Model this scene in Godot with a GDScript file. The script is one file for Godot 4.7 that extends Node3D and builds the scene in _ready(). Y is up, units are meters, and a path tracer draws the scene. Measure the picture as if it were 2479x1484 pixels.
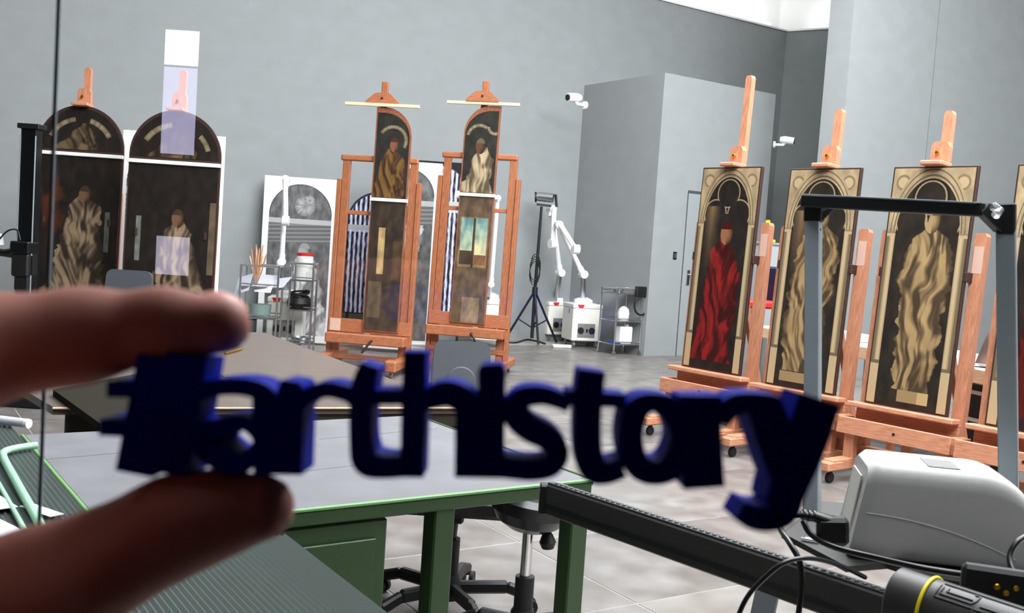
extends Node3D
# ---------------------------------------------------------------- stores
var M := {}
const ROOM_YAW := 0.5764  # the studio's own axis: its back wall runs along local x

func _ready() -> void:
	# ---------------- camera
	var cam := Camera3D.new()
	cam.name = "camera"
	var lens := CameraAttributesPhysical.new()
	lens.frustum_focal_length = 57.03
	lens.frustum_focus_distance = 8.0
	lens.exposure_aperture = 27.0
	cam.attributes = lens
	cam.fov = 34.13
	cam.near = 0.02
	cam.far = 100.0
	cam.position = Vector3(0, 1.343, 0)
	cam.rotation_degrees = Vector3(-3.593, 0, 3.83)
	add_child(cam)
	cam.current = true
	# ---------------- air and exposure
	var we := WorldEnvironment.new()
	we.name = "environment"
	var e := Environment.new()
	e.background_mode = Environment.BG_COLOR
	e.background_color = Color(0.62, 0.66, 0.72)
	e.tonemap_mode = Environment.TONE_MAPPER_LINEAR
	e.tonemap_exposure = 1.25
	e.sdfgi_enabled = true
	e.ssao_enabled = true
	e.ssil_enabled = true
	we.environment = e
	add_child(we)
	# ---------------- large area light, out of view: stands for daylight from the studio ceiling
	unseen_light(Vector3(2.8, 6.55, -6.6), Vector2(6.0, 7.0), 2.8, Vector3(-PI / 2, 0, 0))
	# and an added fill light, out of view above the glass front, brightening the walls
	unseen_light(Vector3(3.3, 5.7, -0.78), Vector2(8.2, 1.7), 7.0, Vector3.ZERO)
	make_materials()
	room()
	floor_tiles()
	studio_far()
	easels()
	prints_and_carts()
	benches()
	gantry()
	lettering()
	hand()

func unseen_light(at: Vector3, size: Vector2, energy: float, turn: Vector3) -> void:
	var l := AreaLight3D.new()
	l.name = "unseen_area_lamp"
	l.area_size = size
	l.light_energy = energy
	l.area_normalize_energy = false
	l.light_color = Color(0.97, 0.985, 1.0)
	l.shadow_enabled = true
	l.area_range = 40.0
	l.area_attenuation = 2.0
	l.position = at
	l.rotation = turn
	add_child(l)

# ---------------------------------------------------------------- materials
func sm(c: Color, rough := 0.6, metal := 0.0, spec := 0.5) -> StandardMaterial3D:
	var m := StandardMaterial3D.new()
	m.albedo_color = c
	m.roughness = rough
	m.metallic = metal
	m.metallic_specular = spec
	return m

func grain(seed_: int, base: Color, amount: float, sx: float, sy: float) -> ImageTexture:
	var n := FastNoiseLite.new()
	n.seed = seed_
	n.frequency = 1.0
	n.fractal_octaves = 3
	var w := 256
	var d := PackedByteArray()
	d.resize(w * w * 3)
	for y in w:
		for x in w:
			# two blended taps keep the edges seamless
			var fx := float(x) / w
			var fy := float(y) / w
			var a := n.get_noise_2d(fx * sx, fy * sy)
			var b := n.get_noise_2d((fx - 1.0) * sx, fy * sy)
			var c := n.get_noise_2d(fx * sx, (fy - 1.0) * sy)
			var k: float = lerpf(lerpf(a, b, fx), c, fy * 0.5) * amount
			var i := (y * w + x) * 3
			d[i] = clampi(int((base.r * (1.0 + k)) * 255), 0, 255)
			d[i + 1] = clampi(int((base.g * (1.0 + k * 1.15)) * 255), 0, 255)
			d[i + 2] = clampi(int((base.b * (1.0 + k * 1.3)) * 255), 0, 255)
	return ImageTexture.create_from_image(Image.create_from_data(w, w, false, Image.FORMAT_RGB8, d))

func textured(t: Texture2D, scale: float, rough := 0.6, spec := 0.5) -> StandardMaterial3D:
	var m := sm(Color.WHITE, rough, 0.0, spec)
	m.albedo_texture = t
	m.uv1_triplanar = true
	m.uv1_scale = Vector3.ONE * scale
	return m

func make_materials() -> void:
	M.wall = textured(grain(3, Color(0.555, 0.57, 0.572), 0.04, 9, 9), 0.4, 0.85, 0.3)
	M.white_wall = sm(Color(0.93, 0.93, 0.92), 0.9)
	M.dark_wall = sm(Color(0.055, 0.05, 0.048), 0.95, 0.0, 0.1)
	M.ceiling = sm(Color(0.88, 0.88, 0.87), 0.9)
	M.door = sm(Color(0.56, 0.58, 0.585), 0.6)
	M.tile = []
	for i in 3:
		M.tile.append(textured(grain(20 + i, [Color(0.465, 0.448, 0.435), Color(0.445, 0.428, 0.415), Color(0.48, 0.462, 0.445)][i], 0.22, 5, 5), 0.7, 0.34, 0.5))
	M.joint = sm(Color(0.60, 0.585, 0.57), 0.8)
	M.wood_v = textured(grain(5, Color(0.745, 0.51, 0.39), 0.2, 26, 3), 3.0, 0.45)
	M.wood_h = textured(grain(6, Color(0.755, 0.52, 0.40), 0.2, 3, 26), 3.0, 0.45)
	M.oldwood_v = textured(grain(7, Color(0.60, 0.365, 0.235), 0.25, 26, 3), 3.0, 0.45)
	M.oldwood_h = textured(grain(8, Color(0.62, 0.38, 0.25), 0.25, 3, 26), 3.0, 0.45)
	M.pine = textured(grain(9, Color(0.93, 0.79, 0.64), 0.12, 3, 26), 3.0, 0.55)
	M.brownwood = textured(grain(10, Color(0.35, 0.31, 0.28), 0.14, 3, 26), 1.2, 0.42)
	M.darkwood = textured(grain(11, Color(0.20, 0.175, 0.13), 0.2, 3, 26), 1.5, 0.55)
	M.panel_edge = sm(Color(0.20, 0.11, 0.08), 0.6)
	M.panel_border = textured(grain(12, Color(0.52, 0.30, 0.19), 0.3, 12, 12), 3.0, 0.55)
	M.brass = sm(Color(0.90, 0.66, 0.22), 0.3, 1.0)
	M.white = sm(Color(0.93, 0.93, 0.915), 0.45)
	M.white_metal = sm(Color(0.95, 0.95, 0.945), 0.32)
	M.cream = sm(Color(0.90, 0.895, 0.85), 0.5)
	M.grey_plate = sm(Color(0.50, 0.49, 0.48), 0.5)
	M.black = sm(Color(0.045, 0.045, 0.05), 0.5)
	M.black_gloss = sm(Color(0.05, 0.055, 0.06), 0.28)
	M.rubber = sm(Color(0.03, 0.03, 0.032), 0.7)
	M.steel = sm(Color(0.72, 0.73, 0.74), 0.28, 1.0)
	M.chrome = sm(Color(0.86, 0.86, 0.87), 0.15, 1.0)
	M.alu = sm(Color(0.60, 0.64, 0.66), 0.5, 0.45)
	M.dark_alu = sm(Color(0.24, 0.235, 0.23), 0.45, 0.3)
	M.red = sm(Color(0.82, 0.10, 0.08), 0.5)
	M.green = sm(Color(0.17, 0.27, 0.135), 0.4)
	M.box_white = sm(Color(0.76, 0.76, 0.75), 0.5)
	M.tub = sm(Color(0.45, 0.52, 0.50), 0.4)
	M.case = sm(Color(0.17, 0.16, 0.135), 0.85, 0.0, 0.15)
	M.green_trim_highlight = sm(Color(0.44, 0.62, 0.40), 0.35)  # bench trim in a pale green that carries its highlight
	M.pale_green = sm(Color(0.62, 0.80, 0.68), 0.35)
	M.lino = textured(grain(13, Color(0.44, 0.44, 0.455), 0.07, 6, 6), 1.0, 0.65, 0.35)
	M.ribbed = sm(Color(0.28, 0.32, 0.305), 0.55)
	M.paper = sm(Color(0.80, 0.80, 0.845), 0.85)
	M.grey_plastic = sm(Color(0.27, 0.285, 0.305), 0.5)
	M.yellow = sm(Color(0.93, 0.86, 0.08), 0.45)
	M.blue_seat = sm(Color(0.06, 0.12, 0.30), 0.7)
	M.blue_tray = sm(Color(0.12, 0.28, 0.66), 0.5)
	M.tan = sm(Color(0.78, 0.56, 0.38), 0.7)
	M.letter = sm(Color(0.02, 0.11, 0.58), 0.6, 0.0, 0.12)
	M.skin = sm(Color(0.66, 0.44, 0.39), 0.55, 0.0, 0.3)
	M.skin.subsurf_scatter_enabled = true
	M.skin.subsurf_scatter_strength = 0.045
	M.nail = sm(Color(0.85, 0.58, 0.53), 0.3)
	var g := sm(Color(1, 1, 1, 0.0), 0.0, 0.0, 0.5)
	g.transparency = BaseMaterial3D.TRANSPARENCY_ALPHA
	M.glass = g
	var b := sm(Color(0.93, 0.96, 0.97, 0.12), 0.05, 0.0, 0.5)
	b.transparency = BaseMaterial3D.TRANSPARENCY_ALPHA
	M.clear = b
	M.sticker = sm(Color(0.80, 0.66, 0.60), 0.6)
	M.unseen_glow = sm(Color(0.9, 0.9, 0.9), 0.8)  # glowing surface of unseen ceiling panels, added fill panes and ledge strips
	M.unseen_glow.emission_enabled = true
	M.unseen_glow.emission = Color(0.97, 0.985, 1.0)
	M.unseen_glow.emission_energy_multiplier = 1.5
	M.day = glow(Color(0.97, 0.98, 1.0), 16.0)
	M.dusk = glow(Color(0.86, 0.84, 1.0), 4.6)
	M.pale_day = glow(Color(0.92, 0.90, 1.0), 3.6)

func glow(c: Color, k: float) -> StandardMaterial3D:
	var m := sm(Color(0.5, 0.5, 0.5), 0.8)
	m.emission_enabled = true
	m.emission = c
	m.emission_energy_multiplier = k
	return m

# ---------------------------------------------------------------- naming
func add(o: Node3D, called: String, parent: Node = null) -> Node3D:
	var p: Node = parent if parent else self
	o.name = called
	var k := 0
	while p.has_node(NodePath(String(o.name))):
		k += 1
		o.name = "%s_%03d" % [called, k]
	p.add_child(o, true)
	return o

func tag(o: Node3D, label: String, category: String, group := "") -> Node3D:
	o.set_meta("label", label)
	o.set_meta("category", category)
	if group:
		o.set_meta("group", group)
	return o

func thing(called: String, label: String, category: String, at := Transform3D(), group := "") -> Node3D:
	var o := Node3D.new()
	add(o, called)
	o.transform = at
	return tag(o, label, category, group)

func obj(called: String, st: SurfaceTool, m: Material, parent: Node = null, at := Transform3D()) -> MeshInstance3D:
	var o := MeshInstance3D.new()
	o.mesh = st.commit()
	o.material_override = m
	o.cast_shadow = GeometryInstance3D.SHADOW_CASTING_SETTING_ON
	add(o, called, parent)
	o.transform = at
	return o

func struct(called: String, st: SurfaceTool, m: Material, at := Transform3D()) -> MeshInstance3D:
	var o := obj(called, st, m, null, at)
	o.set_meta("kind", "structure")
	return o

# ---------------------------------------------------------------- shapes
func mb() -> SurfaceTool:
	var s := SurfaceTool.new()
	s.begin(Mesh.PRIMITIVE_TRIANGLES)
	return s

func put(st: SurfaceTool, p: Vector3, n: Vector3, uv := Vector2.ZERO) -> void:
	st.set_normal(n)
	st.set_uv(uv)
	st.add_vertex(p)

# a flat polygon fan that faces «out»
func face(st: SurfaceTool, p: Array, out: Vector3, uv: Array = []) -> void:
	var n: Vector3 = (p[1] - p[0]).cross(p[2] - p[0])
	if n.length_squared() < 1e-16:
		n = (p[2] - p[0]).cross(p[p.size() - 1] - p[0])
	n = n.normalized()
	var turned := n.dot(out) > 0.0
	if not turned:
		n = -n
	for i in range(1, p.size() - 1):
		var k := [0, i + 1, i] if turned else [0, i, i + 1]
		for j in k:
			put(st, p[j], n, uv[j] if uv.size() else Vector2(p[j].x, p[j].y))

# a smooth quad with a normal at each corner
func quad(st: SurfaceTool, p: Array, n: Array) -> void:
	var g: Vector3 = (p[1] - p[0]).cross(p[2] - p[0]) + (p[2] - p[0]).cross(p[3] - p[0])
	var turned: bool = g.dot(n[0] + n[1] + n[2] + n[3]) > 0.0
	for k in [0, 1, 2, 0, 2, 3]:
		var j: int = [0, 3, 2, 1][k] if turned else k
		put(st, p[j], n[j])

func T(at: Vector3, yaw := 0.0, pitch := 0.0, roll := 0.0) -> Transform3D:
	return Transform3D(Basis.from_euler(Vector3(pitch, yaw, roll)), at)

func box(st: SurfaceTool, size: Vector3, at := Transform3D(), ch := 0.003) -> void:
	var h := size / 2
	var c: float = minf(ch, minf(h.x, minf(h.y, h.z)) * 0.49)
	var v := {}
	for sx in [-1, 1]:
		for sy in [-1, 1]:
			for sz in [-1, 1]:
				v[[sx, sy, sz]] = [at * Vector3(sx * h.x, sy * (h.y - c), sz * (h.z - c)), at * Vector3(sx * (h.x - c), sy * h.y, sz * (h.z - c)), at * Vector3(sx * (h.x - c), sy * (h.y - c), sz * h.z)]
	var b := at.basis
	for s in [-1, 1]:
		face(st, [v[[s, -1, -1]][0], v[[s, 1, -1]][0], v[[s, 1, 1]][0], v[[s, -1, 1]][0]], b.x * s)
		face(st, [v[[-1, s, -1]][1], v[[1, s, -1]][1], v[[1, s, 1]][1], v[[-1, s, 1]][1]], b.y * s)
		face(st, [v[[-1, -1, s]][2], v[[1, -1, s]][2], v[[1, 1, s]][2], v[[-1, 1, s]][2]], b.z * s)
		for t in [-1, 1]:
			face(st, [v[[s, t, -1]][0], v[[s, t, 1]][0], v[[s, t, 1]][1], v[[s, t, -1]][1]], b.x * s + b.y * t)
			face(st, [v[[s, -1, t]][0], v[[s, 1, t]][0], v[[s, 1, t]][2], v[[s, -1, t]][2]], b.x * s + b.z * t)
			face(st, [v[[-1, s, t]][1], v[[1, s, t]][1], v[[1, s, t]][2], v[[-1, s, t]][2]], b.y * s + b.z * t)
			for q in [-1, 1]:
				face(st, v[[s, t, q]], b.x * s + b.y * t + b.z * q)

func bx(size: Vector3, at := Transform3D(), ch := 0.003) -> SurfaceTool:
	var st := mb()
	box(st, size, at, ch)
	return st

# box between two corners of a local frame
func bc(x0: float, x1: float, y0: float, y1: float, z0: float, z1: float, ch := 0.003) -> SurfaceTool:
	return bx(Vector3(absf(x1 - x0), absf(y1 - y0), absf(z1 - z0)), T(Vector3((x0 + x1) / 2, (y0 + y1) / 2, (z0 + z1) / 2)), ch)

# a rectangular bar from a to b; «side» shows which way its width lies
func bar(st: SurfaceTool, a: Vector3, b: Vector3, w: float, d: float, side := Vector3.RIGHT, ch := 0.003) -> void:
	var y := (b - a).normalized()
	var z := side.cross(y).normalized()
	var x := y.cross(z)
	box(st, Vector3(w, a.distance_to(b), d), Transform3D(Basis(x, y, z), (a + b) / 2), ch)

func ring_axes(y: Vector3) -> Array:
	var s := Vector3.RIGHT if absf(y.x) < 0.8 else Vector3.FORWARD
	var x := s.cross(y).normalized()
	return [x, y.cross(x)]

func tube(st: SurfaceTool, pts: Array, r: Variant, seg := 10, caps := true) -> void:
	var rings := []
	var norms := []
	var ax := []
	for i in pts.size():
		var d: Vector3 = (pts[mini(i + 1, pts.size() - 1)] - pts[maxi(i - 1, 0)]).normalized()
		if ax.is_empty():
			ax = ring_axes(d)
		else:
			var x: Vector3 = (ax[0] - d * d.dot(ax[0])).normalized()
			ax = [x, d.cross(x)]
		var ri: float = r[i] if r is Array else r
		var ring := []
		var nn := []
		for k in seg:
			var t := TAU * k / seg
			var n: Vector3 = ax[0] * cos(t) + ax[1] * sin(t)
			nn.append(n)
			ring.append(pts[i] + n * ri)
		rings.append(ring)
		norms.append(nn)
	for i in pts.size() - 1:
		for k in seg:
			var q := (k + 1) % seg
			quad(st, [rings[i][k], rings[i][q], rings[i + 1][q], rings[i + 1][k]], [norms[i][k], norms[i][q], norms[i + 1][q], norms[i + 1][k]])
	if caps:
		face(st, rings[0], pts[0] - pts[1])
		face(st, rings[-1], pts[-1] - pts[-2])

func tb(pts: Array, r: Variant, seg := 10) -> SurfaceTool:
	var st := mb()
	tube(st, pts, r, seg)
	return st

# a profile of (radius, height) turned round local y
func lathe(st: SurfaceTool, prof: Array, at := Transform3D(), seg := 16) -> void:
	for i in prof.size() - 1:
		var a: Vector2 = prof[i]
		var b: Vector2 = prof[i + 1]
		var d := b - a
		var m := Vector2(d.y, -d.x).normalized()
		for k in seg:
			var t0 := TAU * k / seg
			var t1 := TAU * (k + 1) / seg
			var c0 := Vector3(cos(t0), 0, sin(t0))
			var c1 := Vector3(cos(t1), 0, sin(t1))
			var n0 := at.basis * (c0 * m.x + Vector3.UP * m.y)
			var n1 := at.basis * (c1 * m.x + Vector3.UP * m.y)
			quad(st, [at * (c0 * a.x + Vector3.UP * a.y), at * (c1 * a.x + Vector3.UP * a.y), at * (c1 * b.x + Vector3.UP * b.y), at * (c0 * b.x + Vector3.UP * b.y)], [n0, n1, n1, n0])

func lt(prof: Array, at := Transform3D(), seg := 16) -> SurfaceTool:
	var st := mb()
	lathe(st, prof, at, seg)
	return st

# an outline in local x y, extruded from z0 to z1; uv spans its bounds
func prism(st: SurfaceTool, poly: PackedVector2Array, z0: float, z1: float, at := Transform3D(), caps := 3) -> void:
	var r := Rect2(poly[0], Vector2.ZERO)
	for p in poly:
		r = r.expand(p)
	var ix := Geometry2D.triangulate_polygon(poly)
	for i in range(0, ix.size(), 3):
		for s in [0, 1]:
			if not caps & (1 << s):
				continue
			var t := []
			var uv := []
			for k in 3:
				var p := poly[ix[i + k]]
				t.append(at * Vector3(p.x, p.y, z1 if s else z0))
				uv.append(Vector2((p.x - r.position.x) / r.size.x, 1.0 - (p.y - r.position.y) / r.size.y))
			face(st, t, at.basis.z * (1 if s else -1), uv)
	var ccw := not Geometry2D.is_polygon_clockwise(poly)
	for i in poly.size():
		var a := poly[i]
		var b := poly[(i + 1) % poly.size()]
		var n := Vector3(b.y - a.y, a.x - b.x, 0)
		# Geometry2D counts with y down: its «clockwise» is counter-clockwise with y up
		face(st, [at * Vector3(a.x, a.y, z0), at * Vector3(b.x, b.y, z0), at * Vector3(b.x, b.y, z1), at * Vector3(a.x, a.y, z1)], at.basis * (n if shoelace(poly) > 0 else -n))

func shoelace(p: PackedVector2Array) -> float:
	var s := 0.0
	for i in p.size():
		var a := p[i]
		var b := p[(i + 1) % p.size()]
		s += a.x * b.y - b.x * a.y
	return s

func pr(poly: Array, z0: float, z1: float, at := Transform3D()) -> SurfaceTool:
	var st := mb()
	prism(st, PackedVector2Array(poly), z0, z1, at)
	return st

# a horizontal slab whose top is the polygon of the given points
func slab(pts: Array, y0: float, y1: float) -> SurfaceTool:
	var q := PackedVector2Array()
	for p in pts:
		q.append(Vector2(p.x, -p.z))
	var st := mb()
	prism(st, q, y0, y1, Transform3D(Basis(Vector3.RIGHT, Vector3.FORWARD, Vector3.UP), Vector3.ZERO))
	return st

func caster(parent: Node, at: Vector3, r: float, m: Material) -> void:
	var st := mb()
	tube(st, [at + Vector3(-r * 0.35, r, 0), at + Vector3(r * 0.35, r, 0)], r, 12)
	box(st, Vector3(r * 0.5, r * 0.9, r * 1.0), T(at + Vector3(0, r * 2.0, 0)), 0.002)
	obj("caster", st, m, parent)

func smooth_line(p: Array, n := 8) -> Array:
	var out := []
	for i in p.size() - 1:
		for k in n:
			out.append(p[i].cubic_interpolate(p[i + 1], p[maxi(i - 1, 0)], p[mini(i + 2, p.size() - 1)], float(k) / n))
	out.append(p[-1])
	return out

# ---------------------------------------------------------------- the room
func ab(a: float, b: float, y := 0.0) -> Vector3:   # room axes: a along the back wall, b towards the visitors
	return Vector3(a * 0.8387 + b * 0.5446, y, -a * 0.5446 + b * 0.8387)

func wall_slab(called: String, p: Vector3, q: Vector3, y0: float, y1: float, thick: float, m: Material) -> void:
	# p to q is the inner line; the thickness lies on the right of p to q
	var d := (q - p).normalized()
	var n := Vector3(-d.z, 0, d.x)
	struct(called, slab([p, q, q + n * thick, p + n * thick], y0, y1), m)

# added fill strip, out of view on the ledge, brightening the white upper wall
func added_fill_strip(called: String, p: Vector3, q: Vector3, out: Vector3) -> void:
	var st := mb()
	tube(st, [p, q], 0.02, 8)
	var t := struct(called, st, M.unseen_glow)
	t.name = "trim_%d" % (7 if called.contains("back") else 8)  # numbered as trim, but it is the glowing tube of the added fill
	var l := AreaLight3D.new()
	l.name = called + "_lamp"
	l.area_size = Vector2(p.distance_to(q), 0.06)
	l.area_normalize_energy = false
	l.light_energy = 12.0
	l.shadow_enabled = true
	l.area_range = 40.0
	l.area_attenuation = 2.0
	var z := -(out * 0.75 + Vector3.UP * 0.66).normalized()
	var x := (q - p).normalized()
	l.transform = Transform3D(Basis(x, z.cross(x).normalized(), z), (p + q) / 2 - z * 0.035)
	add_child(l)

func room() -> void:
	struct("floor", bc(-11, 14, -0.2, -0.0025, -22, 10.2, 0.0), M.joint)
	# back wall: b = -11.6
	var k0 := ab(-13.0, -11.6)
	var k1 := Vector3(4.178, 0, -16.576)
	var k2 := Vector3(8.4, 0, -13.83)
	wall_slab("wall_back", k1, k0, 0.0, 5.1, 0.5, M.wall)
	var u0 := k0 + Vector3(-0.245, 0, -0.377)
	var u1 := k1 + Vector3(0, 0, -0.537)
	var u2 := k2 + Vector3(0.245, 0, -0.377)
	wall_slab("wall_back_upper", u1, u0, 5.0, 6.8, 0.2, M.white_wall)
	wall_slab("wall_side", k2, k1, 0.0, 5.1, 0.5, M.wall)
	wall_slab("wall_side_upper", u2, u1, 5.0, 6.8, 0.2, M.white_wall)
	added_fill_strip("wall_back_cove", ab(4.6, -11.68, 5.16), ab(12.2, -11.68, 5.16), -ab(0, 1))
	added_fill_strip("added_fill_side", k1 + Vector3(0.45, 5.16, 0.2), k1 + Vector3(3.6, 5.16, 2.25), Vector3(0.545, 0, -0.838))
	# a slim bead where the grey paint meets the white upper wall
	var s1 := mb()
	bar(s1, k1 + Vector3(0, 5.1, 0.02), ab(-2.0, -11.585, 5.1), 0.03, 0.03, Vector3.UP)
	struct("trim_1", s1, M.white_wall)
	var s2 := mb()
	bar(s2, k1 + Vector3(0, 5.1, 0.02), k2 + Vector3(-0.01, 5.1, 0.015), 0.03, 0.03, Vector3.UP)
	struct("trim_2", s2, M.white_wall)
	# plinth of the back wall with its dark shadow joint
	var s3 := mb()
	bar(s3, ab(-11, -11.595, 0.115), ab(7.0, -11.595, 0.115), 0.23, 0.02, Vector3.UP)
	struct("baseboard_back", s3, M.wall)
	var s4 := mb()
	bar(s4, ab(-11, -11.594, 0.238), ab(7.0, -11.594, 0.238), 0.014, 0.012, Vector3.UP)
	struct("trim_3", s4, M.black)
	# partition on the right, full height
	var p0 := Vector3(3.79, 0, -12.0)
	var p1 := p0 + ab(9.5, 0)
	var pt := struct("wall_partition", slab([p0, p1, p1 + ab(0, -0.35), p0 + ab(0, -0.35)], 0, 6.8), M.wall)
	var s5 := mb()
	bar(s5, p0 + ab(1.62, 0.0, 0.02), p0 + ab(1.62, 0.0, 6.7), 0.006, 0.004, ab(1, 0))
	struct("trim_4", s5, M.grey_plastic)
	# closed sides and the ceiling
	wall_slab("wall_left", k0 + Vector3(0.8, 0, 0), Vector3(-10.0, 0, -0.6), 0, 6.8, 0.3, M.wall)
	wall_slab("wall_right", Vector3(11.2, 0, -0.6), Vector3(11.2, 0, -17.0), 0, 6.8, 0.3, M.wall)
	struct("ceiling", bc(-11, 14, 6.8, 7.0, -22, -0.55, 0.0), M.ceiling)
	for i in 5:
		for j in 5:
			var dm := struct("unseen_skylight_panel", bx(Vector3(1.1, 0.03, 1.3), T(Vector3(2.8 + (i - 2) * 1.2, 6.66, -6.6 + (j - 2) * 1.4)), 0.005), M.unseen_glow)  # glowing ceiling panels, out of view, lighting the studio from above
			dm.name = "window_%d" % (10 + i * 5 + j)
	for i in 6:
		struct("window_%d" % (40 + i), bc(-0.8 + i * 1.37, 0.52 + i * 1.37, 4.9, 6.5, -0.62, -0.59, 0.004), M.unseen_glow)  # added glowing panes of the fill light, out of view above the glass
	# block with the door: corner at (1.763, -12.948)
	var c0 := Vector3(1.755, 0, -12.948)
	var bl := slab([c0, c0 + ab(2.04, 0), c0 + ab(2.04, -1.9), c0 + ab(0, -1.9)], 0, 3.655)
	struct("wall_block", bl, M.wall)
	var dx := T(c0 + ab(0.56, 0.0), ROOM_YAW)
	var d := struct("door_1", bc(0, 0.93, 0.0, 2.16, 0.0, 0.012, 0.002), M.door, dx)
	obj("door_frame", bc(-0.012, 0.942, 2.16, 2.20, -0.005, 0.006, 0.001), M.grey_plastic, d)
	obj("door_gap", bc(-0.014, 0.0, 0.0, 2.18, -0.005, 0.004, 0.001), M.grey_plastic, d)
	var hd := mb()
	box(hd, Vector3(0.05, 0.2, 0.012), T(Vector3(0.09, 1.05, 0.02)))
	tube(hd, [Vector3(0.09, 1.09, 0.02), Vector3(0.09, 1.09, 0.06), Vector3(0.2, 1.09, 0.065)], 0.012, 8)
	obj("door_handle", hd, M.steel, d)
	var sw := thing("wall_switch", "small black switch on the grey block wall left of the door handle", "switch", T(c0 + ab(0.40, 0.0, 1.33), ROOM_YAW))
	obj("plate", bc(-0.03, 0.03, -0.05, 0.05, 0.0, 0.012), M.black, sw)
	obj("rocker", bc(-0.018, 0.018, -0.03, 0.03, 0.012, 0.018), M.grey_plastic, sw)
	# the glass front between visitors and studio
	struct("wall_front_left", bc(-10.3, -4.2, 0, 6.8, -0.6, -0.5, 0.0), M.dark_wall)
	struct("wall_front_right", bc(4.6, 11.5, 0, 6.8, -0.6, -0.5, 0.0), M.dark_wall)
	struct("wall_front_upper", bc(-4.2, 4.6, 3.2, 6.8, -0.6, -0.5, 0.0), M.dark_wall)
	struct("window_1", bc(-4.2, -0.2592, 0, 3.2, -0.556, -0.552, 0.0), M.glass)
	struct("window_2", bc(-0.2580, 4.6, 0, 3.2, -0.556, -0.552, 0.0), M.glass)
	struct("trim_5", bc(-0.2592, -0.2580, 0, 3.2, -0.5545, -0.5535, 0.0), M.rubber)
	struct("trim_6", bc(-0.2579, -0.2571, 0, 3.2, -0.5545, -0.5535, 0.0), M.alu)
	# visitors' side, out of view: near-black passage keeping the hand dim, with a slit window
	var vd: Material = M.dark_wall
	struct("wall_passage_left", bc(-4.3, -4.2, 0, 3.3, -0.5, 8.1, 0.0), vd)
	struct("wall_passage_right", bc(4.6, 4.7, 0, 3.3, -0.5, 8.1, 0.0), vd)
	struct("floor_passage", bc(-4.2, 4.6, -0.006, 0.0, -0.5, 8.0, 0.0), vd)
	struct("ceiling_passage", bc(-4.3, 4.7, 3.2, 3.3, -0.5, 8.1, 0.0), vd)
	struct("wall_passage_end", bc(-4.3, -3.285, 0, 3.3, 8.0, 8.1, 0.0), vd)
	struct("wall_passage_end", bc(-2.97, 4.7, 0, 3.3, 8.0, 8.1, 0.0), vd)
	struct("wall_passage_end", bc(-3.285, -2.97, 3.06, 3.3, 8.0, 8.1, 0.0), vd)
	struct("wall_passage_end", bc(-3.285, -2.97, 0, 0.85, 8.0, 8.1, 0.0), vd)
	var w := Node3D.new()  # unseen itself, known by its reflection in the glass; its panes glow
	add(w, "window_3")
	w.set_meta("kind", "structure")
	obj("pane", bc(-3.285, -2.97, 2.745, 3.06, 8.03, 8.05, 0.0), M.day, w)
	obj("pane", bc(-3.285, -2.97, 1.95, 2.73, 8.03, 8.05, 0.0), M.dusk, w)
	obj("board", bc(-3.285, -2.97, 1.20, 1.95, 8.03, 8.05, 0.0), M.dark_wall, w)
	obj("pane", bc(-3.285, -2.97, 0.85, 1.20, 8.03, 8.05, 0.0), M.pale_day, w)
	obj("glazing_bar", bc(-3.285, -2.97, 2.73, 2.745, 8.0, 8.04, 0.0), M.dark_wall, w)

func floor_tiles() -> void:
	var f := get_node("floor")
	var s := 0.82
	var meshes := []
	var st := bx(Vector3(s - 0.007, 0.02, s - 0.007), Transform3D(), 0.002)
	var mesh := st.commit()
	var rng := RandomNumberGenerator.new()
	rng.seed = 4
	for i in range(-4, 22):
		for j in range(-15, 1):
			var p := ab(i * s + 0.46, j * s + 0.02, -0.01)
			if p.z > -2.6 or absf(p.x) > 0.66 * absf(p.z) + 0.7 or (j - 0.5) * s < -11.7:
				continue
			var o := MeshInstance3D.new()
			o.mesh = mesh
			o.material_override = M.tile[rng.randi() % 3]
			add(o, "tile", f)
			o.transform = T(p, ROOM_YAW)

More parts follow.
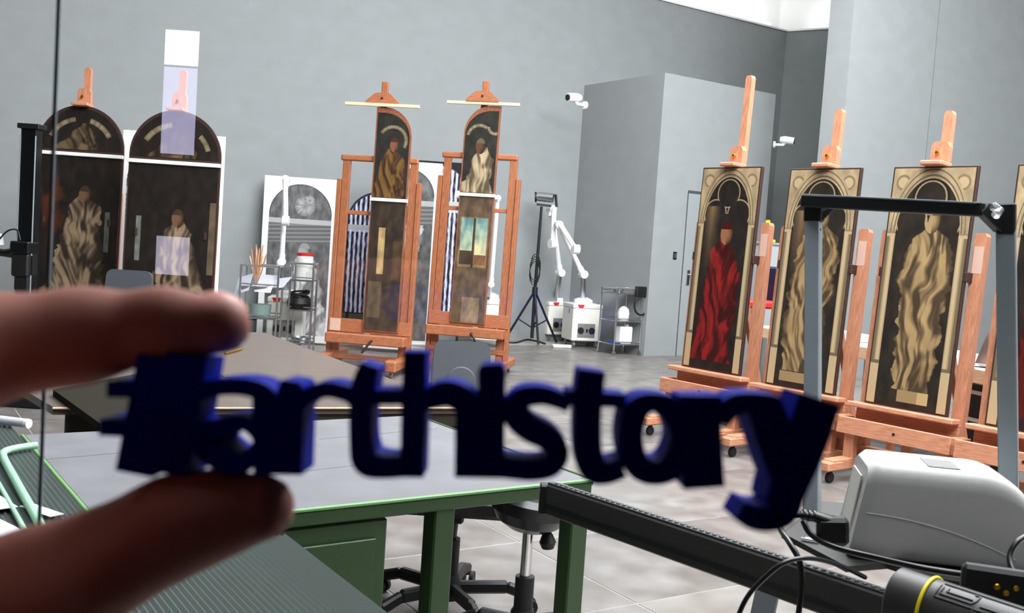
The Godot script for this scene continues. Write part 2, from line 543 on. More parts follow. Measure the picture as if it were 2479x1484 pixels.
# ---------------------------------------------------------------- far side of the studio
func extractor(label: String, foot: Vector3, yaw: float, sizes: Vector3, arm: Array, r: float) -> Node3D:
	# a fume extractor: white cabinet on casters with a jointed white suction arm (arm in world points)
	var t := thing("fume_extractor", label, "extractor", T(foot, yaw), "fume extractors with jointed white arms")
	var w := sizes.x
	var h := sizes.y
	var d := sizes.z
	obj("cabinet", bc(-w / 2, w / 2, 0.09, h, -d / 2, d / 2, 0.012), M.cream, t)
	obj("lid", bc(-w / 2 - 0.004, w / 2 + 0.004, h, h + h * 0.12, -d / 2 - 0.004, d / 2 + 0.004, 0.012), M.cream, t)
	var sp := obj("socket_plate", bc(-w * 0.32, w * 0.28, 0.14, 0.33, d / 2, d / 2 + 0.006), M.grey_plate, t)
	for s in [-1, 1]:
		obj("socket", lt([Vector2(0, 0.02), Vector2(0.04, 0.02), Vector2(0.045, 0)], T(Vector3(-w * 0.02 + s * w * 0.19, 0.235, d / 2 + 0.005), 0, PI / 2), 14), M.black, sp)
		obj("latch", bc(s * w / 2 - 0.008, s * w / 2 + 0.008, h * 0.86, h * 0.97, d * 0.1, d * 0.2), M.steel, t)
	obj("switch", bc(-0.012, 0.012, 0.21, 0.26, d / 2 + 0.005, d / 2 + 0.014), M.black, sp)
	obj("warning_label", pr([Vector2(-0.05, 0.045), Vector2(0.05, 0.045), Vector2(0.03, 0.0), Vector2(-0.03, 0.0)], 0, 0.003, T(Vector3(-w * 0.25, h + 0.01, d / 2 + 0.005))), M.red, t)
	obj("collar", lt([Vector2(0.13, 0), Vector2(0.13, 0.05), Vector2(0.06, 0.08), Vector2(0.0, 0.08)], T(Vector3(0, h * 1.12, 0))), M.white_metal, t)
	for sx in [-1, 1]:
		for sz in [-1, 1]:
			caster(t, Vector3(sx * (w / 2 - 0.05), 0, sz * (d / 2 - 0.05)), 0.035, M.steel)
	var inv := t.transform.affine_inverse()
	var q := []
	for p in arm:
		q.append(inv * p)
	obj("riser", tb([Vector3(0, h * 1.12, 0), q[0]], r * 1.1, 12), M.steel, t)
	for i in q.size() - 1:
		var joints := mb()
		var at: Vector3 = q[i]
		var side := Vector3(0, 0, 1)
		tube(joints, [at - side * r * 1.6, at + side * r * 1.6], r * 1.6, 14)
		tube(joints, [at + (q[i + 1] - at).normalized() * r * 0.4, at + (q[i + 1] - at).normalized() * r * 3.2], r * 1.25, 12)
		obj("joint", joints, M.white_metal, t)
	for i in q.size() - 1:
		var off := Vector3(0, 0, r * 2.2 * (i % 2))
		obj("arm_tube", tb([q[i] + off, q[i + 1] + off], r, 12), M.white_metal, t)
	var e: Vector3 = q[-1]
	obj("hood", tb([e + Vector3(-r * 1.3, 0, r * 2.2), e + Vector3(r * 1.3, 0, r * 2.2)], r * 1.9, 14), M.white_metal, t)
	return t

func cctv(label: String, at: Vector3, yaw: float, k := 1.0) -> void:
	var t := thing("security_camera", label, "camera", T(at, yaw), "wall cameras")
	obj("wall_mount", lt([Vector2(0, 0.0), Vector2(0.055 * k, 0.0), Vector2(0.055 * k, 0.03), Vector2(0, 0.03)], T(Vector3.ZERO, 0, PI / 2)), M.white_metal, t)
	obj("arm", tb([Vector3(0, 0, 0.02), Vector3(0, 0.0, 0.16 * k), Vector3(0, 0.05 * k, 0.2 * k)], 0.024 * k), M.white_metal, t)
	obj("housing", tb([Vector3(0, 0.09 * k, 0.1 * k), Vector3(0, 0.085 * k, 0.16 * k), Vector3(0, 0.065 * k, 0.32 * k)], [0.04 * k, 0.062 * k, 0.062 * k], 14), M.white_metal, t)
	obj("lens", tb([Vector3(0, 0.066 * k, 0.315 * k), Vector3(0, 0.063 * k, 0.335 * k)], 0.042 * k, 12), M.black, t)

func studio_far() -> void:
	cctv("white security camera high on the left face of the grey block", Vector3(0.7920, 3.2219, -13.3000), -0.95, 0.95)
	cctv("grey security camera at the far right end of the grey block", Vector3(3.4702, 2.9550, -14.0000), 1.3, 0.85)
	extractor("white fume extractor cabinet standing nearest the tripod, its arm the more upright", Vector3(0.6195, 0.0000, -14.4007), 0.5, Vector3(0.44, 0.50, 0.42), [Vector3(0.6296, 0.9899, -13.7500), Vector3(0.4486, 1.8499, -13.7000), Vector3(0.4537, 1.3762, -13.5500)], 0.034)
	extractor("front white fume extractor cabinet beside the chrome cart, its arm leaning left", Vector3(0.9698, 0.0000, -13.6933), 0.3, Vector3(0.42, 0.53, 0.42), [Vector3(0.9281, 0.9962, -13.4500), Vector3(0.5469, 1.6365, -13.4000), Vector3(0.7651, 1.3258, -13.2500)], 0.034)
	# tripod with lamp head
	var t := thing("lamp_tripod", "black tripod stand with a grey lamp head near the back wall", "tripod", T(Vector3(0.3265, 0.0000, -14.0734)))
	var inv := t.transform.affine_inverse()
	var apex: Vector3 = inv * Vector3(0.2964, 0.7261, -13.5500)
	var top: Vector3 = inv * Vector3(0.3078, 1.8687, -13.5500)
	for p in [Vector3(-0.0730, 0.0000, -13.6787), Vector3(0.6549, 0.0000, -13.9407), Vector3(0.3882, 0.0000, -13.4221)]:
		var leg := mb()
		tube(leg, [apex, inv * p + Vector3(0, 0.01, 0)], 0.016, 8)
		obj("leg", leg, M.black, t)
		var brace := mb()
		tube(brace, [apex.lerp(inv * p, 0.55), Vector3(apex.x, apex.y * 0.3, apex.z)], 0.01, 6)
		obj("brace", brace, M.black, t)
	obj("column", tb([Vector3(apex.x * 0.95, 0.08, apex.z), apex, top], [0.024, 0.024, 0.018]), M.black, t)
	obj("collar", tb([apex - Vector3(0, 0.05, 0), apex + Vector3(0, 0.05, 0)], 0.04), M.black, t)
	var lh := obj("lamp_head", tb([top + Vector3(-0.09, 0.12, 0.02), top + Vector3(-0.05, 0.13, 0.02), top + Vector3(0.15, 0.12, 0.06)], [0.045, 0.062, 0.062], 14), M.steel, t)
	obj("rim", tb([top + Vector3(-0.1, 0.12, 0.02), top + Vector3(-0.075, 0.122, 0.02)], 0.07, 14), M.black, lh)
	obj("barn_door", bx(Vector3(0.012, 0.17, 0.12), T(top + Vector3(0.19, 0.09, 0.06), 0.2, 0, 0.15)), M.grey_plastic, t)
	obj("bracket", bx(Vector3(0.2, 0.03, 0.03), T(top + Vector3(0.03, 0.02, 0.03), 0, 0, -0.05)), M.black, t)
	var cb := []
	for i in 40:
		var a := i * 0.55
		cb.append(apex + Vector3(-0.02 + 0.07 * cos(a), 0.22 + 0.17 * sin(a) + 0.003 * i, 0.05 + 0.001 * i))
	obj("coiled_cable", tb(cb, 0.007, 6), M.black, t)
	var fc := thing("floor_cable", "black cable lying on the floor below the tripod", "cable", T(Vector3(0.0339, 0.0000, -13.9913)))
	var fi := fc.transform.affine_inverse()
	obj("cord", tb(smooth_line([fi * Vector3(-0.0488, 0.0120, -13.4577), fi * Vector3(0.0913, 0.0120, -13.4959), fi * Vector3(0.2371, 0.0120, -14.0085), fi * Vector3(0.3799, 0.0120, -13.8673), fi * Vector3(0.4873, 0.0120, -13.5926)], 6), 0.011, 6), M.black, fc)
	obj("plug", bx(Vector3(0.26, 0.04, 0.07), T(fi * Vector3(0.7008, 0.0200, -13.3229), 0.3), 0.008), M.white, fc)
	# steel cart beside the block
	var c := cart("chrome service cart with jugs and a cable coil beside the grey block", Vector3(1.4332, 0.0000, -13.0416), 0.55, 0.42, 0.34, [0.14, 0.44, 0.80], 0.86)
	var cf := c.transform
	onshelf("white_jug", "white plastic jug on the middle shelf of the right chrome cart", "jug", cf, Vector3(0.02, 0.45, 0.02), [Vector2(0, 0), Vector2(0.07, 0), Vector2(0.08, 0.08), Vector2(0.065, 0.14), Vector2(0.03, 0.17), Vector2(0, 0.18)], M.white)
	var wb := thing("white_canister", "square white canister on the bottom shelf of the right chrome cart", "canister", cf * T(Vector3(0.03, 0.146, 0.04)))
	obj("body", bc(-0.1, 0.1, 0, 0.22, -0.07, 0.07, 0.015), M.white, wb)
	obj("cap", lt([Vector2(0.03, 0), Vector2(0.03, 0.03), Vector2(0, 0.03)], T(Vector3(0.04, 0.22, 0))), M.white, wb)
	var bt := thing("blue_tray", "shallow blue tray on the bottom shelf of the right chrome cart", "tray", cf * T(Vector3(-0.13, 0.146, 0.08)))
	obj("tray_base", bc(-0.07, 0.05, 0, 0.012, -0.06, 0.06), M.blue_tray, bt)
	obj("rim", bc(-0.075, -0.062, 0, 0.03, -0.065, 0.065), M.blue_tray, bt)
	var cc := thing("cable_coil", "black cable coil hanging on the right post of the chrome cart", "cable", cf * T(Vector3(0.17, 0.66, 0.18)))
	var ring := []
	for i in 61:
		var a := TAU * i / 20.0
		ring.append(Vector3(0.115 * cos(a), 0.13 * sin(a), 0.008 * sin(a * 0.33) + 0.00035 * i))
	obj("loop", tb(ring, 0.013, 6), M.black, cc)
	obj("control_box", bc(-0.10, 0.1, 0.1, 0.24, -0.03, 0.03, 0.01), M.black, cc)
	var bw := onshelf("steel_bowl", "steel bowl on the top shelf of the right chrome cart", "bowl", cf, Vector3(-0.08, 0.806, 0.0), [Vector2(0, 0), Vector2(0.06, 0), Vector2(0.1, 0.06), Vector2(0.095, 0.06), Vector2(0.055, 0.008), Vector2(0, 0.008)], M.steel)
	# furniture behind the right row of easels
	var cab := thing("storage_cabinet", "tall plain grey cabinet behind the first right easel", "cabinet", T(Vector3(2.5400, 1.5474, -9.9000) * Vector3(1, 0, 1), ROOM_YAW))
	obj("carcass", bc(-0.14, 0.18, 0, 1.50, -0.4, 0.0, 0.004), M.door, cab)
	obj("top_board", bc(-0.15, 0.19, 1.50, 1.525, -0.41, 0.012, 0.004), M.grey_plate, cab)
	obj("door", bc(-0.13, 0.17, 0.06, 1.48, 0.0, 0.014, 0.003), M.door, cab)
	var ys := thing("yellow_sign", "upright yellow folded marker on top of the grey cabinet", "marker", cab.transform * T(Vector3(-0.03, 1.525, -0.05)))
	obj("upright", pr([Vector2(-0.04, 0), Vector2(0.0, 0), Vector2(0.02, 0.17), Vector2(0.005, 0.22), Vector2(-0.015, 0.16)], -0.05, 0.0), M.yellow, ys)
	obj("foot", bc(-0.05, 0.08, 0, 0.03, -0.06, 0.03, 0.008), M.yellow, ys)
	# long worktable behind the easels
	var d0 := Vector3(2.22, 0, -9.1)
	var d1 := Vector3(3.1, 0, -5.9)
	var dl := d0.distance_to(d1)
	var dy := atan2(-(d1 - d0).z, (d1 - d0).x)
	var wt := thing("worktable", "long pale worktable with pinkish wood edge behind the right easels", "table", T(d0, dy))
	obj("tabletop", bc(0, dl, 0.715, 0.75, -0.85, 0.0, 0.004), M.white, wt)
	obj("front_edge", bc(0, dl, 0.655, 0.748, 0.0, 0.02, 0.004), M.pine, wt)
	for x in [0.08, dl * 0.5, dl - 0.08]:
		for z in [-0.78, -0.06]:
			obj("leg", bc(x - 0.025, x + 0.025, 0, 0.715, z - 0.025, z + 0.025), M.steel, wt)
	var wtf := wt.transform
	var rng := RandomNumberGenerator.new()
	rng.seed = 8
	for i in 7:
		var x: float = [0.25, 0.45, 1.3, 2.75, 2.95, 3.1, 3.25][i]
		var pp := thing("paper_sheet", ["white paper sheet at the far end of the long worktable", "second white sheet lying overlapped at the far end of the long worktable", "lone white sheet midway along the long worktable", "loose white sheet on the cluttered near end of the worktable", "sheet half under the others at the near end of the worktable", "tilted white sheet beside the glossy folder on the worktable", "nearest white sheet at the front end of the worktable"][i], "paper", wtf * T(Vector3(x, 0.7515 + 0.002 * i, -0.18 - 0.08 * (i % 3)), rng.randf_range(-0.5, 0.5)), "papers on the long worktable")
		obj("sheet", bx(Vector3(0.21, 0.001, 0.297)), M.paper, pp)
	var fo := thing("glossy_folder", "glossy grey folder standing on the near end of the long worktable", "folder", wtf * T(Vector3(2.95, 0.77, -0.1), 0.3, -0.5))
	obj("cover", bx(Vector3(0.34, 0.24, 0.012), T(Vector3(0, 0.12, 0))), M.chrome, fo)
	obj("pages", bx(Vector3(0.32, 0.22, 0.02), T(Vector3(0, 0.115, -0.016))), M.paper, fo)
	var dr := thing("drawer_unit", "dark drawer unit with pale rails under the near end of the worktable", "drawers", wtf * T(Vector3(2.9, 0, -0.4)))
	obj("carcass", bc(-0.35, 0.35, 0.05, 0.62, -0.3, 0.25, 0.005), M.black, dr)
	for y in [0.2, 0.38, 0.56]:
		obj("drawer_rail", bc(-0.34, 0.34, y, y + 0.025, 0.25, 0.27), M.white, dr)
	var bk := thing("book_stand", "small orange wooden stand at the far end of the worktable", "stand", wtf * T(Vector3(0.4, 0.752, -0.05), 1.2))
	obj("board", bx(Vector3(0.16, 0.22, 0.015), T(Vector3(0, 0.11, 0), 0, 0.3)), M.wood_v, bk)
	obj("ledge", bx(Vector3(0.16, 0.015, 0.06), T(Vector3(0, 0.01, 0.03))), M.wood_h, bk)
	var ch := thing("blue_chair", "tall blue work chair with a red seat behind the first right easel", "chair", T(Vector3(2.0293, 1.1495, -8.0000) * Vector3(1, 0, 1), -1.2))
	var bt0: float = (Vector3(2.0293, 1.1495, -8.0000)).y
	var se: float = (Vector3(2.0403, 1.0174, -8.0000)).y
	obj("backrest", bx(Vector3(0.36, 0.30, 0.05), T(Vector3(0, bt0, -0.05), 0, 0.12), 0.02), M.blue_seat, ch)
	obj("seat", bx(Vector3(0.38, 0.06, 0.36), T(Vector3(0, se - 0.02, 0.12)), 0.02), M.red, ch)
	obj("back_stay", bx(Vector3(0.05, 0.3, 0.015), T(Vector3(0, se + 0.08, -0.08))), M.black, ch)
	obj("column", tb([Vector3(0, 0.1, 0.1), Vector3(0, se - 0.04, 0.1)], 0.025), M.black, ch)
	swivel_base(ch, 0.24, 0.09, M.black, 0.4)

func cart(label: String, foot: Vector3, yaw: float, w: float, d: float, shelves: Array, top: float, posts := 0.012) -> Node3D:
	var c := thing("service_cart", label, "cart", T(foot, yaw), "chrome wire carts")
	for sx in [-1, 1]:
		for sz in [-1, 1]:
			obj("post", tb([Vector3(sx * w / 2, 0.07, sz * d / 2), Vector3(sx * w / 2, top, sz * d / 2)], posts, 8), M.chrome, c)
			caster(c, Vector3(sx * w / 2, 0, sz * d / 2), 0.028, M.steel)
	for y in shelves:
		obj("shelf", bc(-w / 2, w / 2, y - 0.012, y + 0.006, -d / 2, d / 2, 0.003), M.steel, c)
		for s in [-1, 1]:
			obj("shelf_rail", tb([Vector3(-w / 2, y + 0.03, s * d / 2), Vector3(w / 2, y + 0.03, s * d / 2)], posts * 0.6, 6), M.chrome, c)
	for s in [-1, 1]:
		obj("top_rail", tb([Vector3(-w / 2, top, s * d / 2), Vector3(w / 2, top, s * d / 2)], posts * 0.9, 8), M.chrome, c)
		obj("top_rail", tb([Vector3(s * w / 2, top, -d / 2), Vector3(s * w / 2, top, d / 2)], posts * 0.9, 8), M.chrome, c)
	return c

func onshelf(called: String, label: String, category: String, frame: Transform3D, at: Vector3, prof: Array, m: Material) -> Node3D:
	var o := thing(called, label, category, frame * T(at))
	obj("body", lt(prof), m, o)
	return o

# ---------------------------------------------------------------- paint: plain invented pictures, computed once each
func at_row(rows: Array, v: float) -> Vector2:   # rows of (v, centre, half width)
	if v <= rows[0].x or v >= rows[-1].x:
		return Vector2(0, -1)
	for i in rows.size() - 1:
		if v <= rows[i + 1].x:
			var k: float = (v - rows[i].x) / (rows[i + 1].x - rows[i].x)
			k = k * k * (3.0 - 2.0 * k)
			return Vector2(lerpf(rows[i].y, rows[i + 1].y, k), lerpf(rows[i].z, rows[i + 1].z, k))
	return Vector2(0, -1)

func picture(w: int, h: int, wide: float, high: float, o: Dictionary) -> ImageTexture:
	var n := FastNoiseLite.new()
	n.seed = o.get("seed", 1)
	n.frequency = 1.0
	n.fractal_octaves = 3
	var d := PackedByteArray()
	d.resize(w * h * 3)
	var back: Color = o.get("back", Color(0.16, 0.13, 0.10))
	var lit: Color = o.get("lit", Color(0.72, 0.6, 0.42))
	var dim: Color = o.get("dim", Color(0.2, 0.15, 0.1))
	var skin: Color = o.get("skin", lit)
	var cream := Color(0.66, 0.575, 0.44)
	var niche: bool = o.get("niche", false)
	var folds: float = o.get("folds", 40.0)
	var lobes := [Vector3(0, 0.185, 0.098), Vector3(-0.112, 0.335, 0.098), Vector3(0.112, 0.335, 0.098)]
	for j in h:
		var v := (j + 0.5) / h
		var y := v * high
		var row := at_row(o.rows, v) if o.has("rows") else Vector2(0, -1)
		for i in w:
			var x := ((i + 0.5) / w - 0.5) * wide
			var g := n.get_noise_2d(x * 9.0, y * 5.0)
			var c := back * (1.0 + 0.35 * g)
			if o.has("arch_in"):    # painted room: paler windows or panels given as rectangles (u0, v0, u1, v1, colour)
				for r in o.arch_in:
					var u := x / wide + 0.5
					if u > r[0] and u < r[2] and v > r[1] and v < r[3]:
						var rc: Color = r[4] * (1.0 + 0.3 * g)
						if r.size() > 5:
							rc = rc.lerp(r[5], clampf((v - r[1]) / (r[3] - r[1]) + 0.4 * g, 0, 1))
						if r.size() == 7:
							var sq := 1.0 - Vector2((u - (r[0] + r[2]) / 2) / (r[2] - r[0]), (v - (r[1] + r[3]) / 2) / (r[3] - r[1])).length() * 2.0
							rc = c.lerp(rc, clampf(sq * 1.6 + g, 0, 1))
						c = rc
			# draped figure: a long robe with folds, a plain oval head
			if row.y > 0.0:
				var edge := row.y * (1.0 + 0.22 * n.get_noise_2d(signf(x - row.x) * 3.0, y * 9.0))
				var dx := x - row.x
				if absf(dx) < edge:
					var t := dx / edge
					var wy := y * 2.1 + absf(dx) * (3.5 + 3.0 * n.get_noise_1d(y * 2.0))
					var wx := x * 7.0 + 0.9 * n.get_noise_2d(x * 1.5 + 7.0, y * 1.4)
					var r1 := n.get_noise_2d(wx * folds * 0.02, wy)
					var r2 := n.get_noise_2d(wx * folds * 0.02 + 0.14, wy - 0.10)
					var s := 0.55 + 1.8 * (r1 - r2) + 0.5 * r1 - 0.2 * t
					if absf(t) > 0.93:
						s -= 0.35
					s = clampf(s, 0, 1) * (0.72 + 0.28 * sqrt(1.0 - t * t * 0.95))
					c = dim.lerp(lit, s) * (1.0 + 0.12 * g)
			if o.has("head"):
				var hv: Array = o.head
				var q := Vector2((x - hv[0]) / hv[2], (y - hv[1]) / hv[3])
				if q.length() < 1.0:
					c = skin * (0.9 - 0.55 * q.length_squared() * (0.5 + 0.5 * signf(q.x))) if q.y > -0.35 else dim * 1.2
			if o.has("bands"):      # pale curling ribbons: (x, y, radius, half width, from, to)
				for b in o.bands:
					var q := Vector2(x - b[0], y - b[1])
					var a := atan2(-q.y, q.x)
					if absf(q.length() - b[2]) < b[3] and a > b[4] and a < b[5]:
						c = o.get("band_colour", Color(0.50, 0.45, 0.35)) * (1.0 + 0.3 * n.get_noise_2d(a * 5.0, 3.0)) * (0.75 + 0.25 * (1.0 - absf(q.length() - b[2]) / b[3]))
			if o.has("plinth"):
				var p: Array = o.plinth
				if x > p[0] and x < p[1] and y > p[2] and y < p[3]:
					c = Color(0.55, 0.47, 0.33) * (1.0 if x < lerpf(p[0], p[1], 0.65) else 1.25)
			if niche:
				var ax := absf(x)
				var arch := Vector2(ax / 0.212, (y - 0.40) / 0.335).length()
				var inside := ax < 0.212 and (y > 0.40 or arch < 1.0)
				if not inside:
					c = cream * (0.93 + 0.18 * g)
					if y < 0.42:
						if absf(arch - 1.06) < 0.018 or absf(arch - 1.17) < 0.012:
							c = cream * 0.55
						elif arch > 1.25 and Vector2(ax - 0.2, y - 0.09).length() < 0.05:
							c = cream * (0.72 if Vector2(ax - 0.2, y - 0.09).length() > 0.035 else 1.02)
					elif y > 1.22:
						c = cream * (1.04 if y > 1.24 else 0.6)
					else:
						c = cream * (0.62 + 0.45 * sin(clampf((ax - 0.205) / 0.05, 0, 1) * PI))
					if y > 0.40 and y < 0.43:
						c = cream * (0.75 if y < 0.412 else 1.0)
				elif y < 0.44:
					var f := 9.0
					for l in lobes:
						f = minf(f, Vector2(x - l.x, y - l.y).length() - l.z)
					if ax < 0.2 and y > 0.335:
						f = minf(f, maxf(ax - 0.2, 0.335 - y))
					if f > 0.0:
						c = cream * 0.85 if f < 0.011 else back * (0.75 if f < 0.03 else 1.15)
				if o.get("glow", false) and x < -0.06 and x > -0.20 and y > 0.28 and y < 0.8:
					var kk := clampf(1.0 - absf(x + 0.14) / 0.08, 0, 1) * clampf((0.8 - y) / 0.5, 0, 1)
					c = c.lerp(Color(0.55, 0.43, 0.30), kk * 0.8)
			if o.has("ribs"):       # radiograph: pale upright battens over dark
				var s2 := sin((x + 0.004 * n.get_noise_2d(3.0, y * 3.0)) * o.ribs)
				var k2 := clampf(0.56 + 0.48 * s2 + 0.5 * n.get_noise_2d(x * 30.0, y * 7.0), 0.06, 0.95)
				if absf(y - high * 0.31) < 0.035:
					k2 = maxf(k2, 0.8)
				c = Color(k2 * 0.93, k2 * 0.93, k2 * 1.06)
			if o.has("mount"):      # photographic print: arched picture on a white board
				var m: float = o.mount
				var r0 := wide / 2 - m
				var yy := y - m * 1.1 - r0
				var ok := absf(x) < r0 and y < high - m * 1.2 and (yy > 0.0 or Vector2(x, yy).length() < r0)
				if not ok:
					c = o.get("mount_colour", Color(0.95, 0.95, 0.95))
				elif yy < 0.0 and Vector2(x, yy).length() > r0 - 0.012:
					c = o.get("arch_line", Color(0.3, 0.3, 0.3))
				elif absf(yy - 0.07) < 0.03:
					c = Color(0.72, 0.72, 0.72)
				elif o.has("ribs"):
					pass
				elif yy > 0.1 and yy < 0.32:
					c = Color(0.3, 0.3, 0.3).lerp(Color(0.62, 0.62, 0.62), 0.5 + 0.5 * sin(yy * 130.0 + x * 8.0) * 0.5)
			var q3 := (j * w + i) * 3
			d[q3] = clampi(int(c.r * 255), 0, 255)
			d[q3 + 1] = clampi(int(c.g * 255), 0, 255)
			d[q3 + 2] = clampi(int(c.b * 255), 0, 255)
	return ImageTexture.create_from_image(Image.create_from_data(w, h, false, Image.FORMAT_RGB8, d))

func paint(w: int, h: int, wide: float, high: float, o: Dictionary) -> StandardMaterial3D:
	var m := sm(Color.WHITE, o.get("rough", 0.5), 0.0, 0.35)
	m.albedo_texture = picture(w, h, wide, high, o)
	m.texture_repeat = false
	return m

func face_print(poly: Array, z0: float, z1: float) -> SurfaceTool:
	return pr(poly, z0, z1)

func rect(x0: float, x1: float, y0: float, y1: float) -> Array:
	return [Vector2(x0, y0), Vector2(x1, y0), Vector2(x1, y1), Vector2(x0, y1)]

# ---------------------------------------------------------------- easels
func lean(c: Vector3, yaw_deg: float, tilt_deg: float) -> Transform3D:
	return Transform3D(Basis.from_euler(Vector3(0, deg_to_rad(yaw_deg), 0)) * Basis.from_euler(Vector3(deg_to_rad(-tilt_deg), 0, 0)), c)

# a modern beech studio easel; y counts from the bottom edge of the picture it carries, h is the picture's height
func studio_easel(label: String, c: Vector3, yaw: float, tilt: float, h: float, mast_top: float, group: String, low := true) -> Node3D:
	var t := thing("studio_easel", label, "easel", T(Vector3(c.x, 0, c.z), deg_to_rad(yaw)), group)
	var p := Transform3D(Basis.from_euler(Vector3(deg_to_rad(-tilt), 0, 0)), Vector3(0, c.y, 0))
	var g := -c.y + 0.13
	var mast := mb()
	prism(mast, PackedVector2Array([Vector2(-0.028, g), Vector2(0.028, g), Vector2(0.028, mast_top - 0.02), Vector2(0.018, mast_top), Vector2(-0.018, mast_top), Vector2(-0.028, mast_top - 0.02)]), -0.115, -0.07)
	obj("mast", mast, M.wood_v, t, p)
	obj("clamp_head", pr([Vector2(-0.056, h + 0.02), Vector2(0.056, h + 0.02), Vector2(0.056, h + 0.125), Vector2(0.04, h + 0.155), Vector2(-0.04, h + 0.155), Vector2(-0.056, h + 0.125)], -0.068, -0.02), M.wood_v, t, p)
	obj("clamp_lip", bc(-0.068, 0.068, h - 0.002, h + 0.026, -0.068, 0.075, 0.006), M.wood_h, t, p)
	obj("clamp_knob", lt([Vector2(0, 0.03), Vector2(0.011, 0.028), Vector2(0.014, 0.018), Vector2(0.006, 0.006), Vector2(0.006, 0)], p * T(Vector3(-0.005, h + 0.085, -0.021), 0, PI / 2), 12), M.brass, t)
	for s in [-1, 1]:
		var post := obj("side_post", pr([Vector2(s * 0.30 - 0.037, g), Vector2(s * 0.30 + 0.037, g), Vector2(s * 0.30 + 0.037, 1.08), Vector2(s * 0.30 + 0.025, 1.10), Vector2(s * 0.30 - 0.025, 1.10), Vector2(s * 0.30 - 0.037, 1.08)], -0.115, -0.06), M.wood_v, t, p)
		if s == 1:
			obj("paper_label", bc(0.272, 0.33, 0.86, 1.02, -0.0605, -0.059, 0.0), M.sticker, post)
		obj("panel_clip", bc(s * 0.272 - 0.012, s * 0.272 + 0.012, 0.80, 0.86, -0.06, 0.01, 0.003), M.panel_edge, t, p)
	obj("ledge", bc(-0.345, 0.345, -0.034, -0.002, -0.02, 0.085, 0.006), M.wood_h, t, p)
	obj("ledge_back", bc(-0.335, 0.335, -0.13, -0.034, -0.055, -0.02, 0.004), M.wood_h, t, p)
	var tray := obj("tray", bc(-0.37, 0.37, -0.205, -0.1, 0.1, 0.125, 0.004), M.wood_h, t, p)
	for s in [-1, 1]:
		obj("tray_end", bc(s * 0.37 - 0.012, s * 0.37 + 0.012, -0.205, -0.1, -0.05, 0.1, 0.004), M.wood_h, tray)
	obj("tray_floor", bc(-0.36, 0.36, -0.2, -0.185, -0.05, 0.1, 0.003), M.wood_h, tray)
	obj("tray_screw", lt([Vector2(0, 0.006), Vector2(0.008, 0.005), Vector2(0.009, 0)], T(Vector3(0.02, -0.15, 0.125), 0, PI / 2), 10), M.black, tray)
	if not low:
		return t
	# floor frame: two runners on casters joined by rails
	for s in [-1, 1]:
		obj("runner", bx(Vector3(0.075, 0.07, 0.66), T(Vector3(s * 0.30, 0.115, -0.03)), 0.006), M.wood_h, t)
		obj("runner_block", bx(Vector3(0.085, 0.06, 0.16), T(Vector3(s * 0.30, 0.11, 0.27)), 0.01), M.wood_h, t)
		for z in [-0.3, 0.27]:
			caster(t, Vector3(s * 0.30, 0, z), 0.033, M.rubber)
		obj("front_leg", bx(Vector3(0.07, c.y - 0.32, 0.06), T(Vector3(s * 0.30, 0.14 + (c.y - 0.32) / 2, 0.07)), 0.006), M.wood_v, t)
		var bs := mb()
		bar(bs, Vector3(s * 0.26, 0.15, -0.33), Vector3(s * 0.12, c.y + 0.62, -0.15), 0.035, 0.05)
		obj("rear_strut", bs, M.wood_v, t)
	obj("cross_rail", bx(Vector3(0.6, 0.06, 0.045), T(Vector3(0, 0.12, -0.27)), 0.005), M.wood_h, t)
	obj("cross_rail", bx(Vector3(0.6, 0.05, 0.05), T(Vector3(0, 0.19, -0.05)), 0.005), M.wood_h, t)
	return t

func picture_panel(label: String, at: Transform3D, w: float, h: float, m: Material, group: String) -> void:
	var t := thing("painted_panel", label, "painting", at, group)
	obj("board", bc(-w / 2, w / 2, 0, h, -0.02, 0.008, 0.003), M.panel_edge, t)
	obj("painted_face", face_print(rect(-w / 2 + 0.012, w / 2 - 0.012, 0.012, h - 0.012), 0.008, 0.0105), m, t)

